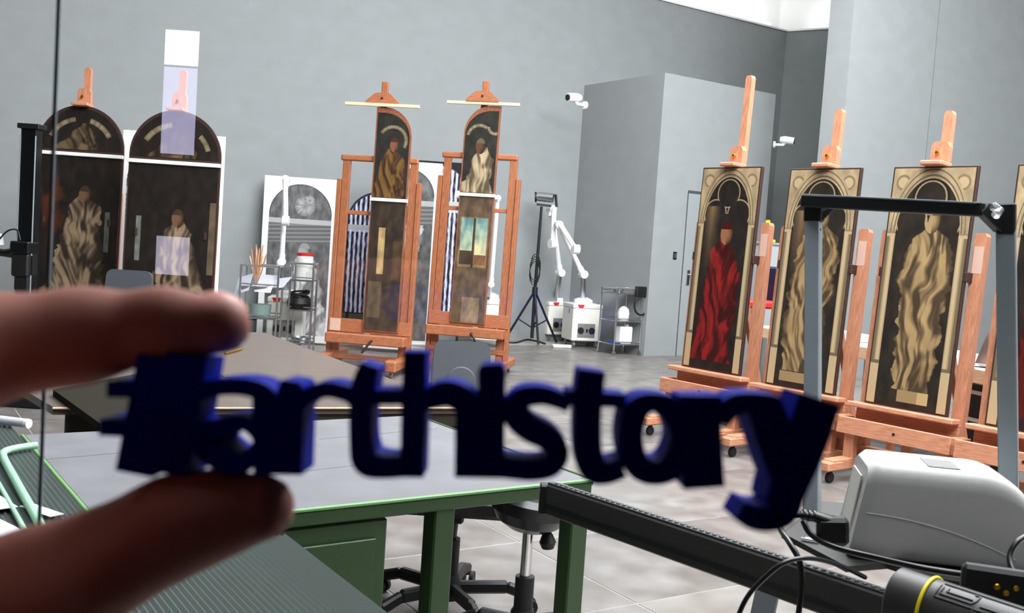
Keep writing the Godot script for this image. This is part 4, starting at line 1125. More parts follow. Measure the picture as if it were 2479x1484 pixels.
func benches() -> void:
	# green steel workbench with a grey lino top: local x runs along its front edge, z towards the visitors
	var f := T(Vector3(-0.745, 0, -1.86), 0.6102)
	var t := thing("workbench", "green steel workbench with a grey lino top behind the blue lettering", "workbench", f)
	var l := 1.20
	var dep := 0.93
	var top := obj("worktop", bc(0.006, l - 0.006, 0.72, 0.75, -dep, -0.006, 0.002), M.lino, t)
	obj("front_trim", bc(0, l, 0.744, 0.752, -0.006, 0.003, 0.002), M.green_trim_highlight, top)
	obj("side_trim", bc(-0.003, 0.006, 0.742, 0.752, -dep, 0.0, 0.002), M.green_trim_highlight, top)
	obj("side_trim", bc(l - 0.006, l + 0.004, 0.735, 0.752, -dep, 0.0, 0.002), M.green, top)
	for q in [[0.62, 0.30], [0.2, 0.62], [0.95, 0.66]]:
		var sc := mb()
		bar(sc, Vector3(q[0] - 0.22, 0.7502, -q[1]), Vector3(q[0] + 0.2, 0.7502, -q[1] - 0.05), 0.002, 0.0006, Vector3(0, 0, 1), 0.0)
		obj("scratch", sc, M.grey_plastic, top)
	obj("apron", bc(0.0, l, 0.712, 0.744, -0.03, 0.0, 0.003), M.green, t)
	obj("apron", bc(0.0, l, 0.69, 0.72, -dep, -dep + 0.03, 0.003), M.green, t)
	for s in [0.0, l - 0.03]:
		obj("side_apron", bc(s, s + 0.03, 0.69, 0.72, -dep + 0.03, -0.03, 0.003), M.green, t)
	for p in [[0.735, 0.0], [1.145, 0.0], [0.02, -dep + 0.06], [0.56, -dep + 0.06]]:
		obj("leg", bc(p[0], p[0] + 0.055, 0, 0.715, p[1] - 0.06, p[1] - 0.005, 0.004), M.green, t)
	var cb := obj("drawer_cabinet", bc(0.02, 0.615, 0.02, 0.706, -0.6, -0.012, 0.004), M.green, t)
	obj("door", bc(0.05, 0.585, 0.06, 0.665, -0.012, -0.004, 0.004), M.green, cb)
	# ribbed mats on a low stand in front and at the left
	ribbed_stand("stand with a grey green ribbed mat in front of the green workbench cabinet", Vector3(-0.393, 0, -1.823), -0.985, 1.0, 0.9, 0.78)
	ribbed_stand("stand with a ribbed mat at the left end of the green workbench", Vector3(-1.425, 0, -2.79), -0.9606, 0.9, 1.2, 0.78)
	var tf := thing("tube_frame", "pale green bent tube frame lying on the left ribbed stand", "frame", T(Vector3(-1.0308, 0.7900, -2.0993)))
	var ti := tf.transform.affine_inverse()
	obj("tube", tb(smooth_line([ti * Vector3(-1.1067, 0.7900, -2.3455), ti * Vector3(-1.1307, 0.7900, -2.3087), ti * Vector3(-1.1397, 0.7900, -2.2638), ti * Vector3(-1.1135, 0.7900, -2.2054), ti * Vector3(-1.0217, 0.7900, -2.0638), ti * Vector3(-0.8574, 0.7900, -1.8139), ti * Vector3(-0.7280, 0.7900, -1.6172)], 6), 0.0085, 10), M.pale_green, tf)
	obj("slat", tb([ti * Vector3(-1.1214, 0.7850, -2.1541), ti * Vector3(-0.8256, 0.7850, -1.7187)], 0.005, 8), M.pale_green, tf)
	var wt := thing("white_tube", "white tube lying at the far edge of the left ribbed stand", "tube", T(Vector3(-1.2930, 0.7930, -2.5800)))
	var wi := wt.transform.affine_inverse()
	obj("tube", tb([wi * Vector3(-1.4072, 0.7930, -2.6108), wi * Vector3(-1.2403, 0.7930, -2.5695)], 0.012, 10), M.paper, wt)
	obj("end_cap", tb([wi * Vector3(-1.2421, 0.7930, -2.5688), wi * Vector3(-1.2324, 0.7930, -2.5665)], 0.013, 10), M.white, wt)
	for i in 3:
		var pp := thing("paper_sheet", ["white sheet at the lower left below the pale green tube", "white sheet under the thumb beside the pale green tube", "white sheet cut off by the left picture edge"][i], "paper", T([Vector3(-0.8489, 0.7830, -1.7075), Vector3(-0.8575, 0.7850, -1.8467), Vector3(-0.9998, 0.7870, -1.9091)][i], [0.9, 1.0, 0.8][i]), "papers by the pale green tube")
		obj("sheet", bx(Vector3([0.05, 0.028, 0.05][i], 0.001, [0.22, 0.10, 0.22][i])), M.paper, pp)
	# large brown desk behind the bench
	var p2 := Vector3(-0.1376, 0.7500, -3.5472)
	var p1 := Vector3(-1.3854, 0.7500, -5.6138)
	var left := Vector3(-0.925, 0, 0.379) * 1.35
	var dk := thing("desk", "large brown wooden desk behind the green workbench and the lettering", "desk", T(Vector3(p2.x, 0, p2.z)))
	var o := Vector3(p2.x, 0, p2.z)
	p1.y = 0
	p2.y = 0
	var a := Vector3.ZERO
	var b := p1 - o
	obj("desktop", slab([a, b, b + left * 1.3, left], 0.725, 0.75), M.brownwood, dk)
	var fe := mb()
	bar(fe, a + Vector3(0, 0.746, 0.004), left + Vector3(0, 0.746, 0.004), 0.006, 0.008, Vector3.UP)
	obj("edge_highlight", fe, M.pine, dk)  # pale strip stands in for the highlight along the desk's front edge
	var ap := mb()
	bar(ap, left * 0.02 + Vector3(0, 0.70, -0.02), left * 0.98 + Vector3(0, 0.70, -0.02), 0.05, 0.02, Vector3.UP)
	obj("apron", ap, M.darkwood, dk)
	for k in [0.30, 0.86]:
		var pd := mb()
		box(pd, Vector3(0.22, 0.69, 0.5), T(left * k + b.normalized() * 0.3 + Vector3(0, 0.36, 0), 0.39), 0.006)
		var pe := obj("pedestal", pd, M.darkwood, dk)
		for s in [-1, 1]:
			obj("knob", lt([Vector2(0, 0.02), Vector2(0.012, 0.018), Vector2(0.014, 0.008), Vector2(0.006, 0)], T(left * k + b.normalized() * 0.04 + Vector3(s * 0.04, 0.66, 0.005 - s * 0.016), 0.39, PI / 2), 10), M.steel, pe)
	for q in [b * 0.94 + left * 0.05, b * 0.94 + left * 1.2]:
		obj("leg", bx(Vector3(0.07, 0.72, 0.07), T(q + Vector3(0, 0.36, 0), 0.39)), M.darkwood, dk)
	var pf := thing("dark_flat_slab", "large dark flat slab lying on the left end of the brown desk", "case", T(Vector3(-1.3273, 0.7500, -3.2687)))  # dark slab where the left end of the desk looks dark
	var pfi := pf.transform.affine_inverse()
	obj("cover", slab([pfi * Vector3(-1.4692, 0.7720, -3.2132), pfi * Vector3(-1.1121, 0.7720, -2.7267), pfi * Vector3(-0.9156, 0.7720, -2.9219), pfi * Vector3(-1.3671, 0.7720, -3.6583)], 0.0005, 0.022), M.case, pf)
	obj("handle", tb(smooth_line([pfi * Vector3(-1.0643, 0.7600, -2.8637), pfi * Vector3(-1.0296, 0.7600, -2.7973), pfi * Vector3(-1.0007, 0.7600, -2.8275), pfi * Vector3(-1.0202, 0.7600, -2.9079)], 5), 0.006, 8), M.black, pf)
	var card := thing("brown_card", "small dark brown card lying on the brown desk beside the hash letter", "card", T(Vector3(-1.1355, 0.7520, -3.9944), 0.5))
	obj("card_sheet", bx(Vector3(0.075, 0.003, 0.30)), M.brownwood, card)
	var pen := thing("steel_pen", "thin steel pen on the brown desk below the fingertip", "pen", T(Vector3(-1.2811, 0.7560, -4.6253)))
	var pi2 := pen.transform.affine_inverse()
	obj("barrel", tb([pi2 * Vector3(-1.2921, 0.7560, -4.5308), pi2 * Vector3(-1.2729, 0.7560, -4.7217)], 0.006, 8), M.brass, pen)
	obj("tip", tb([pi2 * Vector3(-1.2729, 0.7560, -4.7217), pi2 * Vector3(-1.2689, 0.7560, -4.7430)], [0.006, 0.001], 8), M.steel, pen)
	office_chair("grey office chair whose backrest stands below the two arched panels", Vector3(-2.6138, 0.8838, -6.9000) * Vector3(1, 0, 1), 0.1, (Vector3(-2.6184, 0.9923, -6.9000)).y, 0.30, 0.36)
	office_chair("dark grey office chair beside the right middle easel, behind the letters", Vector3(-0.3062, 0.5237, -6.2000) * Vector3(1, 0, 1), 0.15, (Vector3(-0.3193, 0.7306, -6.2000)).y, 0.345, 0.40)
	# swivel chair foot and saddle stool under the bench
	var sc2 := thing("work_chair", "black swivel chair behind the green bench legs, only its column and star base showing", "chair", T(Vector3(-0.1610, 0.0600, -3.5469) * Vector3(1, 0, 1)))
	obj("column", tb([Vector3(0, 0.1, 0), Vector3(0, 0.27, 0)], 0.032), M.black, sc2)
	obj("gas_spring", tb([Vector3(0, 0.27, 0), Vector3(0.004, 0.34, 0)], 0.018), M.black_gloss, sc2)
	obj("tilt_box", bx(Vector3(0.06, 0.06, 0.1), T(Vector3(0.01, 0.365, 0)), 0.008), M.black, sc2)
	obj("seat", bx(Vector3(0.42, 0.07, 0.40), T(Vector3(-0.02, 0.425, -0.02)), 0.03), M.black, sc2)
	swivel_base(sc2, 0.30, 0.09, M.black, -0.12)
	var ss := thing("saddle_stool", "black saddle stool with a chrome column under the bench corner", "stool", T(Vector3(0.1032, 0.4636, -3.2500) * Vector3(1, 0, 1)))
	var sy: float = (Vector3(0.1032, 0.4636, -3.2500)).y
	obj("seat", lt([Vector2(0, -0.063), Vector2(0.06, -0.057), Vector2(0.105, -0.032), Vector2(0.13, 0.005), Vector2(0.137, 0.045), Vector2(0.12, 0.065), Vector2(0, 0.06)], T(Vector3(0, sy, 0), 0, 0.0, -0.12), 28), M.black_gloss, ss)
	obj("lever_knob", lt([Vector2(0, -0.032), Vector2(0.02, -0.026), Vector2(0.028, -0.005), Vector2(0.018, 0.02), Vector2(0.006, 0.038), Vector2(0, 0.04)], T(Vector3(0.065, sy - 0.085, 0.02), 0, 0, 0.1), 14), M.black, ss)
	obj("lever", tb([Vector3(0.04, sy - 0.03, 0.0), Vector3(0.062, sy - 0.05, 0.02)], 0.006, 6), M.black, ss)
	obj("chrome_column", tb([Vector3(0, 0.2, 0), Vector3(0, sy - 0.05, 0)], 0.018, 12), M.chrome, ss)
	obj("column_sleeve", tb([Vector3(0, 0.06, 0), Vector3(0, sy - 0.215, 0)], 0.032, 12), M.black, ss)
	swivel_base(ss, 0.21, 0.09, M.black, 0.9)

func ribbed_stand(label: String, corner: Vector3, yaw_: float, w: float, d: float, h: float) -> void:
	# its right back corner stands at «corner»; local x runs to the right, z to the front
	var t := thing("ribbed_stand", label, "stand", T(corner, PI / 2 + yaw_), "ribbed stands")
	obj("top_board", bc(-w, 0, h - 0.03, h - 0.004, 0, d, 0.003), M.ribbed, t)
	for x in [-w + 0.03, -0.03]:
		for z in [0.03, d - 0.03]:
			obj("leg", bc(x - 0.02, x + 0.02, 0, h - 0.03, z - 0.02, z + 0.02), M.dark_alu, t)
	var st := mb()
	var n := int(w / 0.0105)
	for i in n:
		var x := -w + 0.006 + i * 0.0105
		face(st, [Vector3(x, h - 0.004, 0.004), Vector3(x + 0.006, h, 0.004), Vector3(x + 0.006, h, d - 0.004), Vector3(x, h - 0.004, d - 0.004)], Vector3(-1, 1, 0))
		face(st, [Vector3(x + 0.006, h, 0.004), Vector3(x + 0.008, h - 0.004, 0.004), Vector3(x + 0.008, h - 0.004, d - 0.004), Vector3(x + 0.006, h, d - 0.004)], Vector3(1, 1, 0))
	var rb := obj("rib_surface", st, M.ribbed, t)
	rb.set_meta("kind", "stuff")

# ---------------------------------------------------------------- the gantry close behind the glass
func cable(label: String, pts: Array, r: float) -> Node3D:
	var t := thing("power_cable", label, "cable", T(pts[0]))
	var q := []
	for p in pts:
		q.append(p - pts[0])
	obj("cord", tb(smooth_line(q, 8), r, 10), M.black_gloss, t)
	return t

func gantry() -> void:
	var s0 := Vector3(0.0955, 0.8500, -2.0563)
	var s1 := Vector3(0.6341, 0.8500, -1.4434)
	var g := thing("gantry", "black and grey aluminium gantry with two posts and a crossbar before the right easels", "gantry", T(Vector3(s0.x, 0, s0.z)))
	var o := g.transform.affine_inverse()
	var dir := (s1 - s0).normalized()
	var away := Vector3(dir.z, 0, -dir.x)   # to the far side
	var e := s1 + dir * 0.7
	var m0 := (s0 + away * 0.019) - Vector3(0, 0.034, 0)
	var m1 := (e + away * 0.019) - Vector3(0, 0.034, 0)
	var bm := mb()
	bar(bm, o * m0, o * m1, 0.038, 0.064, away, 0.003)
	var beam := obj("beam", bm, M.dark_alu, g)
	var gr := mb()
	bar(gr, o * (m0 - away * 0.0195 - Vector3(0, 0.012, 0)), o * (m1 - away * 0.0195 - Vector3(0, 0.012, 0)), 0.002, 0.012, away, 0.0005)
	obj("beam_groove", gr, M.black, beam)
	var strip := mb()
	bar(strip, o * (s0 + away * 0.012 + Vector3(0, 0.0, 0)), o * (e + away * 0.012), 0.016, 0.004, away, 0.001)
	obj("stud_strip", strip, M.dark_alu, beam)
	for i in 70:
		var p := o * (s0 + dir * (0.02 + i * 0.0145) + away * 0.012 + Vector3(0, 0.002, 0))
		obj("stud", lt([Vector2(0.0042, 0.0), Vector2(0.004, 0.002), Vector2(0.0015, 0.003), Vector2(0, 0.003)], T(p), 8), M.grey_plastic, beam)
	var bk := mb()
	bar(bk, o * (s0 + dir * -0.012 + away * 0.01 + Vector3(0, -0.005, 0)), o * (s0 + dir * -0.012 + away * 0.01 + Vector3(0, -0.068, 0)), 0.022, 0.03, Vector3(1, 0, 0))
	obj("end_bracket", bk, M.black, g)
	# slanted legs under the beam
	for k in [[Vector3(0.4974, 0.8000, -1.7564), -0.12], [Vector3(0.7792, 0.8000, -1.5000), 0.05]]:
		var lg := mb()
		var foot: Vector3 = k[0] + Vector3(k[1], 0, 0.05)
		foot.y = 0.0
		bar(lg, o * k[0], o * foot, 0.042, 0.03, Vector3(1, 0, 0.3))
		obj("leg", lg, M.alu if k[1] < 0 else M.black, g)
	# rear plate that carries the power box
	var pq := []
	for p in [Vector3(0.5105, 0.8570, -1.7653), Vector3(0.5689, 0.8570, -1.5894), Vector3(0.6484, 0.8570, -1.6227), Vector3(0.6970, 0.8570, -1.5591), Vector3(0.8455, 0.8570, -1.5163), Vector3(1.1150, 0.8570, -1.9973), Vector3(0.6625, 0.8570, -2.0261)]:
		pq.append(o * p * Vector3(1, 0, 1))
	var pl := slab(pq, 0.849, 0.859)
	obj("carrier_plate", pl, M.dark_alu, g)
	# posts and crossbar
	var side := Vector3(0.86, 0, 0.5)
	var lp := mb()
	bar(lp, o * Vector3(0.6178, 1.4366, -2.1000), o * Vector3(0.6150, 0.8403, -1.9300), 0.030, 0.030, side, 0.002)
	var lpo := obj("post", lp, M.alu, g)
	for y in [556, 583]:
		var q := o * ((Vector3(0.6257, 1.4144, -2.0800)) if y == 556 else (Vector3(0.6269, 1.3913, -2.0800)))
		obj("bolt", lt([Vector2(0, 0.003), Vector2(0.003, 0.002), Vector2(0.003, 0)], T(q, 0.3, PI / 2), 8), M.black, lpo)
	var rp := mb()
	bar(rp, o * Vector3(0.8751, 1.4278, -1.8000), o * Vector3(0.9143, 0.8800, -1.7600), 0.032, 0.032, side, 0.002)
	obj("post", rp, M.alu, g)
	var cb := mb()
	bar(cb, o * Vector3(0.5974, 1.4723, -2.1000), o * Vector3(0.8341, 1.4598, -1.8000), 0.025, 0.035, Vector3.UP, 0.002)
	var cbo := obj("crossbar", cb, M.black, g)
	var cs := mb()
	bar(cs, o * Vector3(0.5989, 1.4853, -2.1000), o * Vector3(0.8219, 1.4708, -1.8000), 0.003, 0.03, Vector3.UP, 0.0005)
	obj("crossbar_edge", cs, M.alu, cbo)
	var lb := mb()
	bar(lb, o * Vector3(0.6158, 1.4796, -2.1000), o * Vector3(0.6192, 1.4298, -2.1000), 0.036, 0.036, side, 0.003)
	bar(lb, o * Vector3(0.6225, 1.4317, -2.1000), o * Vector3(0.6517, 1.4647, -2.1000), 0.014, 0.03, Vector3.RIGHT, 0.002)
	obj("corner_bracket", lb, M.black, g)
	var rb := mb()
	bar(rb, o * Vector3(0.8285, 1.4639, -1.8000), o * Vector3(0.8690, 1.4296, -1.8000), 0.024, 0.03, Vector3.RIGHT, 0.002)
	bar(rb, o * Vector3(0.8713, 1.4741, -1.8000), o * Vector3(0.8762, 1.4167, -1.8000), 0.031, 0.036, side, 0.003)
	obj("corner_bracket", rb, M.black, g)
	obj("clamp_lever", tb([o * Vector3(0.8333, 1.4660, -1.7700), o * Vector3(0.8409, 1.4574, -1.7600), o * Vector3(0.8304, 1.4492, -1.7500)], 0.008, 10), M.clear, g)
	# white power box
	var wb := thing("power_box", "white rounded power supply box standing on the black gantry beam", "power box", T(Vector3(0.7392, 0.8640, -1.6821), -0.19))
	var ln := 0.285
	var st := mb()
	var secs := []
	var cen := []
	for i in 25:
		var k := i / 24.0
		var x := -ln / 2 + ln * k
		var hh := 0.158
		if k < 0.06:
			hh *= 0.93 + 0.07 * sqrt(1.0 - pow(1.0 - k / 0.06, 2.0))
		if k > 0.66:
			hh *= 0.42 + 0.58 * sqrt(maxf(0.0, 1.0 - pow((k - 0.66) / 0.36, 2.2)))
		var dz := 0.08 * (1.0 if k > 0.04 else 0.93)
		var ring := []
		for j in 28:
			var a := TAU * (j + 0.5) / 28 + 0.16 * sin(4.0 * TAU * (j + 0.5) / 28) * -1.0
			var c := cos(a)
			var s := sin(a)
			var top := 0.80
			var zz: float = signf(c) * pow(absf(c), 0.16) * dz * (1.0 - 0.14 * maxf(0.0, s))
			var yy: float = signf(s) * pow(absf(s), 0.17) * hh / 2 + hh / 2
			ring.append(Vector3(x + 0.02 * yy / 0.13 * (1.0 - k) * 1.0, yy, zz))
		secs.append(ring)
		cen.append(Vector3(x, hh / 2, 0))
	for i in 24:
		for j in 28:
			var q := (j + 1) % 28
			var nn := []
			for w in [[i, j], [i, q], [i + 1, q], [i + 1, j]]:
				var u: Vector3 = secs[mini(w[0] + 1, 24)][w[1]] - secs[maxi(w[0] - 1, 0)][w[1]]
				var v: Vector3 = secs[w[0]][(w[1] + 1) % 28] - secs[w[0]][(w[1] + 27) % 28]
				var n := u.cross(v).normalized()
				nn.append(n if n.dot(secs[w[0]][w[1]] - cen[w[0]]) > 0 else -n)
			quad(st, [secs[i][j], secs[i][q], secs[i + 1][q], secs[i + 1][j]], nn)
	face(st, secs[0], Vector3.LEFT)
	face(st, secs[24], Vector3.RIGHT)
	obj("shell", st, M.box_white, wb)
	obj("end_panel", bx(Vector3(0.003, 0.10, 0.085), T(Vector3(-ln / 2 + 0.010, 0.08, 0), 0, 0, -0.125), 0.001), M.cream, wb)
	obj("rating_plate", bx(Vector3(0.05, 0.0012, 0.07), T(Vector3(0.0, 0.1585, 0.02)), 0.0003), M.grey_plate, wb)
	obj("vent_mark", bx(Vector3(0.012, 0.001, 0.003), T(Vector3(0.075, 0.145, 0.03)), 0.0002), M.grey_plastic, wb)
	var seam := []
	for i in 13:
		var k := i / 12.0
		seam.append(Vector3(-0.12 + 0.235 * k, 0.075 - 0.05 * k * k, 0.0797))
	obj("seam", tb(seam, 0.0008, 6), M.box_white, wb)
	# plug in its left end and the cables
	var pg := thing("power_plug", "black ribbed power plug in the left end of the white power box", "plug", T(Vector3(0.5540, 0.9135, -1.6000)))
	var pi_ := pg.transform.affine_inverse()
	obj("body", bx(Vector3(0.05, 0.045, 0.03), T(Vector3(-0.01, 0, 0), -0.19, 0, 0.1), 0.006), M.black, pg)
	obj("strain_relief", tb([pi_ * Vector3(0.5410, 0.9243, -1.6000), pi_ * Vector3(0.5153, 0.9334, -1.6000), pi_ * Vector3(0.4902, 0.9358, -1.6000)], [0.014, 0.009, 0.006], 12), M.black_gloss, pg)
	for k in [[Vector3(0.5132, 0.9347, -1.6000), Vector3(0.5098, 0.9351, -1.6000)], [Vector3(0.5051, 0.9348, -1.6000), Vector3(0.5017, 0.9352, -1.6000)], [Vector3(0.4969, 0.9356, -1.6000), Vector3(0.4935, 0.9361, -1.6000)]]:
		obj("rib", tb([pi_ * k[0], pi_ * k[1]], 0.0095, 12), M.black_gloss, pg)
	cable("black cable looping from the plug down over the beam front", [Vector3(0.4916, 0.9352, -1.6000), Vector3(0.4597, 0.9380, -1.5700), Vector3(0.4298, 0.9407, -1.5000), Vector3(0.4291, 0.9332, -1.4400), Vector3(0.4397, 0.9127, -1.4200), Vector3(0.4458, 0.8765, -1.4200), Vector3(0.4446, 0.8273, -1.4200), Vector3(0.4456, 0.7658, -1.4200)], 0.0045)
	cable("black cable arching over the beam to the lower left picture edge", [Vector3(0.5666, 0.8709, -1.5000), Vector3(0.5101, 0.8995, -1.4600), Vector3(0.4536, 0.9185, -1.4200), Vector3(0.4125, 0.9161, -1.4000), Vector3(0.3850, 0.8914, -1.4000), Vector3(0.3637, 0.8628, -1.4000), Vector3(0.3517, 0.8287, -1.4000), Vector3(0.3463, 0.7858, -1.4000)], 0.0036)
	cable("flat black cable lying along the plate under the power box", [Vector3(0.5020, 0.9201, -1.6200), Vector3(0.5111, 0.9038, -1.6000), Vector3(0.5360, 0.8973, -1.5600), Vector3(0.5873, 0.8968, -1.5200), Vector3(0.6371, 0.9005, -1.4700), Vector3(0.6962, 0.9005, -1.4500)], 0.005)
	cable("black cable curling down at the right end of the power box", [Vector3(0.7871, 0.9701, -1.4500), Vector3(0.7566, 0.9617, -1.4300), Vector3(0.7415, 0.9424, -1.4200), Vector3(0.7392, 0.9246, -1.4000), Vector3(0.7504, 0.9172, -1.3800), Vector3(0.7799, 0.9133, -1.3800)], 0.0042)
	var wt := thing("white_tag", "small bright white tag on the plate below the plug", "tag", T(Vector3(0.5472, 0.8640, -1.7177), -0.4))
	obj("tag_card", bx(Vector3(0.03, 0.002, 0.012)), M.paper, wt)
	obj("eyelet", lt([Vector2(0.001, 0.0015), Vector2(0.003, 0.0015), Vector2(0.003, 0)], T(Vector3(-0.011, 0.001, 0)), 8), M.steel, wt)
	# dark cylindrical lamp head at the lower right
	var c0 := Vector3(0.4830, 0.9498, -1.1800)
	var c1 := Vector3(0.6096, 0.9427, -1.0500)
	var ax := (c1 - c0).normalized()
	var zz := ax.cross(Vector3.UP).normalized()
	var lamp := thing("lamp_barrel", "dark grey cylindrical lamp barrel with a yellow ring at the lower right", "lamp", Transform3D(Basis(zz.cross(ax), ax, zz), c0))
	var r := 0.037
	obj("barrel", lt([Vector2(0, 0), Vector2(r * 0.9, 0.0), Vector2(r, 0.003), Vector2(r, 0.24), Vector2(0, 0.24)], Transform3D(), 40), M.dark_alu, lamp)
	var tor := []
	for i in 49:
		tor.append(Vector3((r + 0.0012) * cos(TAU * i / 48), 0.043, (r + 0.0012) * sin(TAU * i / 48)))
	obj("yellow_ring", tb(tor, 0.0022, 8), M.yellow, lamp)
	# raised ridges that follow the round wall: (angle, along) pairs; angles from the top towards the viewer
	var up := (lamp.transform.basis.inverse() * Vector3(0, 0.75, 0.66)).normalized()
	var a0 := atan2(up.z, up.x)
	var sgn := -1.0
	for line in [[[-0.25, 0.056], [0.30, 0.056]], [[-0.25, 0.056], [-0.25, 0.098]], [[-0.1, 0.06], [0.22, 0.06]], [[-0.1, 0.06], [-0.1, 0.096]], [[0.05, 0.066], [0.22, 0.066], [0.22, 0.06]], [[0.05, 0.066], [0.05, 0.095]], [[-0.1, 0.096], [0.05, 0.099], [0.3, 0.1], [0.32, 0.094]], [[-0.25, 0.1], [-0.25, 0.145]], [[-0.1, 0.105], [-0.1, 0.142], [-0.25, 0.145]], [[0.42, 0.058], [0.42, 0.15]]]:
		var q := []
		for i in line.size() - 1:
			for k in 5:
				var aa: float = lerpf(line[i][0], line[i + 1][0], k / 4.0) * sgn + a0
				q.append(Vector3((r + 0.0004) * cos(aa), lerpf(line[i][1], line[i + 1][1], k / 4.0), (r + 0.0004) * sin(aa)))
		obj("ridge", tb(q, 0.0011, 6), M.black_gloss, lamp)
	obj("side_lug", bx(Vector3(0.02, 0.012, 0.01), T(Vector3((r + 0.008) * cos(a0 + 0.75), 0.115, (r + 0.008) * sin(a0 + 0.75)), -(a0 + 0.75)), 0.002), M.alu, lamp)
	var wl := thing("lamp_yoke", "black lamp yoke behind the cylindrical barrel at the right edge", "bracket", T(Vector3(0.6538, 0.9528, -1.2500)))
	obj("plate", bx(Vector3(0.11, 0.06, 0.02), T(Vector3(0.0, -0.01, 0.0), -0.3), 0.006), M.black, wl)
	for i in 3:
		obj("screw", lt([Vector2(0, 0.003), Vector2(0.0035, 0.002), Vector2(0.004, 0)], T(Vector3(-0.02 + i * 0.012, 0.0 - 0.007 * (i % 2), 0.013), -0.3, PI / 2), 10), M.brass, wl)

# ---------------------------------------------------------------- the blue printed word
const K := 0.00011166   # metres per unit of the drawing below

func ribbon(st: SurfaceTool, pts: Array, z0: float, z1: float, closed := false, soft := true) -> void:
	var q := []
	if soft and pts.size() > 2:
		var n := pts.size()
		var last := n if closed else n - 1
		for i in last:
			var a: Vector3 = pts[(i - 1 + n) % n] if closed or i > 0 else pts[0]
			var d: Vector3 = pts[(i + 2) % n] if closed or i + 2 < n else pts[n - 1]
			for k in 6:
				q.append(pts[i].cubic_interpolate(pts[(i + 1) % n], a, d, k / 6.0))
		if not closed:
			q.append(pts[-1])
	else:
		q = pts.duplicate()
	var l := []
	var r := []
	var m := q.size()
	for i in m:
		var a: Vector3 = q[(i - 1 + m) % m] if closed or i > 0 else q[i]
		var b: Vector3 = q[(i + 1) % m] if closed or i < m - 1 else q[i]
		var d := Vector2(b.x - a.x, b.y - a.y).normalized()
		var nn: Vector2 = Vector2(-d.y, d.x) * (q[i].z / 2)
		l.append(Vector2((q[i].x + nn.x - 1140) * K, -(q[i].y + nn.y - 1050) * K))
		r.append(Vector2((q[i].x - nn.x - 1140) * K, -(q[i].y - nn.y - 1050) * K))
	var segs := m if closed else m - 1
	for i in segs:
		var j := (i + 1) % m
		var c: Vector2 = (l[i] + l[j] + r[i] + r[j]) / 4
		for s in [[z1, 1], [z0, -1]]:
			face(st, [Vector3(l[i].x, l[i].y, s[0]), Vector3(l[j].x, l[j].y, s[0]), Vector3(r[j].x, r[j].y, s[0]), Vector3(r[i].x, r[i].y, s[0])], Vector3(0, 0, s[1]))
		for w in [l, r]:
			var o: Vector2 = (w[i] + w[j]) / 2 - c
			face(st, [Vector3(w[i].x, w[i].y, z0), Vector3(w[j].x, w[j].y, z0), Vector3(w[j].x, w[j].y, z1), Vector3(w[i].x, w[i].y, z1)], Vector3(o.x, o.y, 0))
	if not closed:
		for i in [0, m - 1]:
			var o: Vector2 = (l[i] + r[i]) / 2 - (l[1 if i == 0 else m - 2] + r[1 if i == 0 else m - 2]) / 2
			face(st, [Vector3(l[i].x, l[i].y, z0), Vector3(r[i].x, r[i].y, z0), Vector3(r[i].x, r[i].y, z1), Vector3(l[i].x, l[i].y, z1)], Vector3(o.x, o.y, 0))

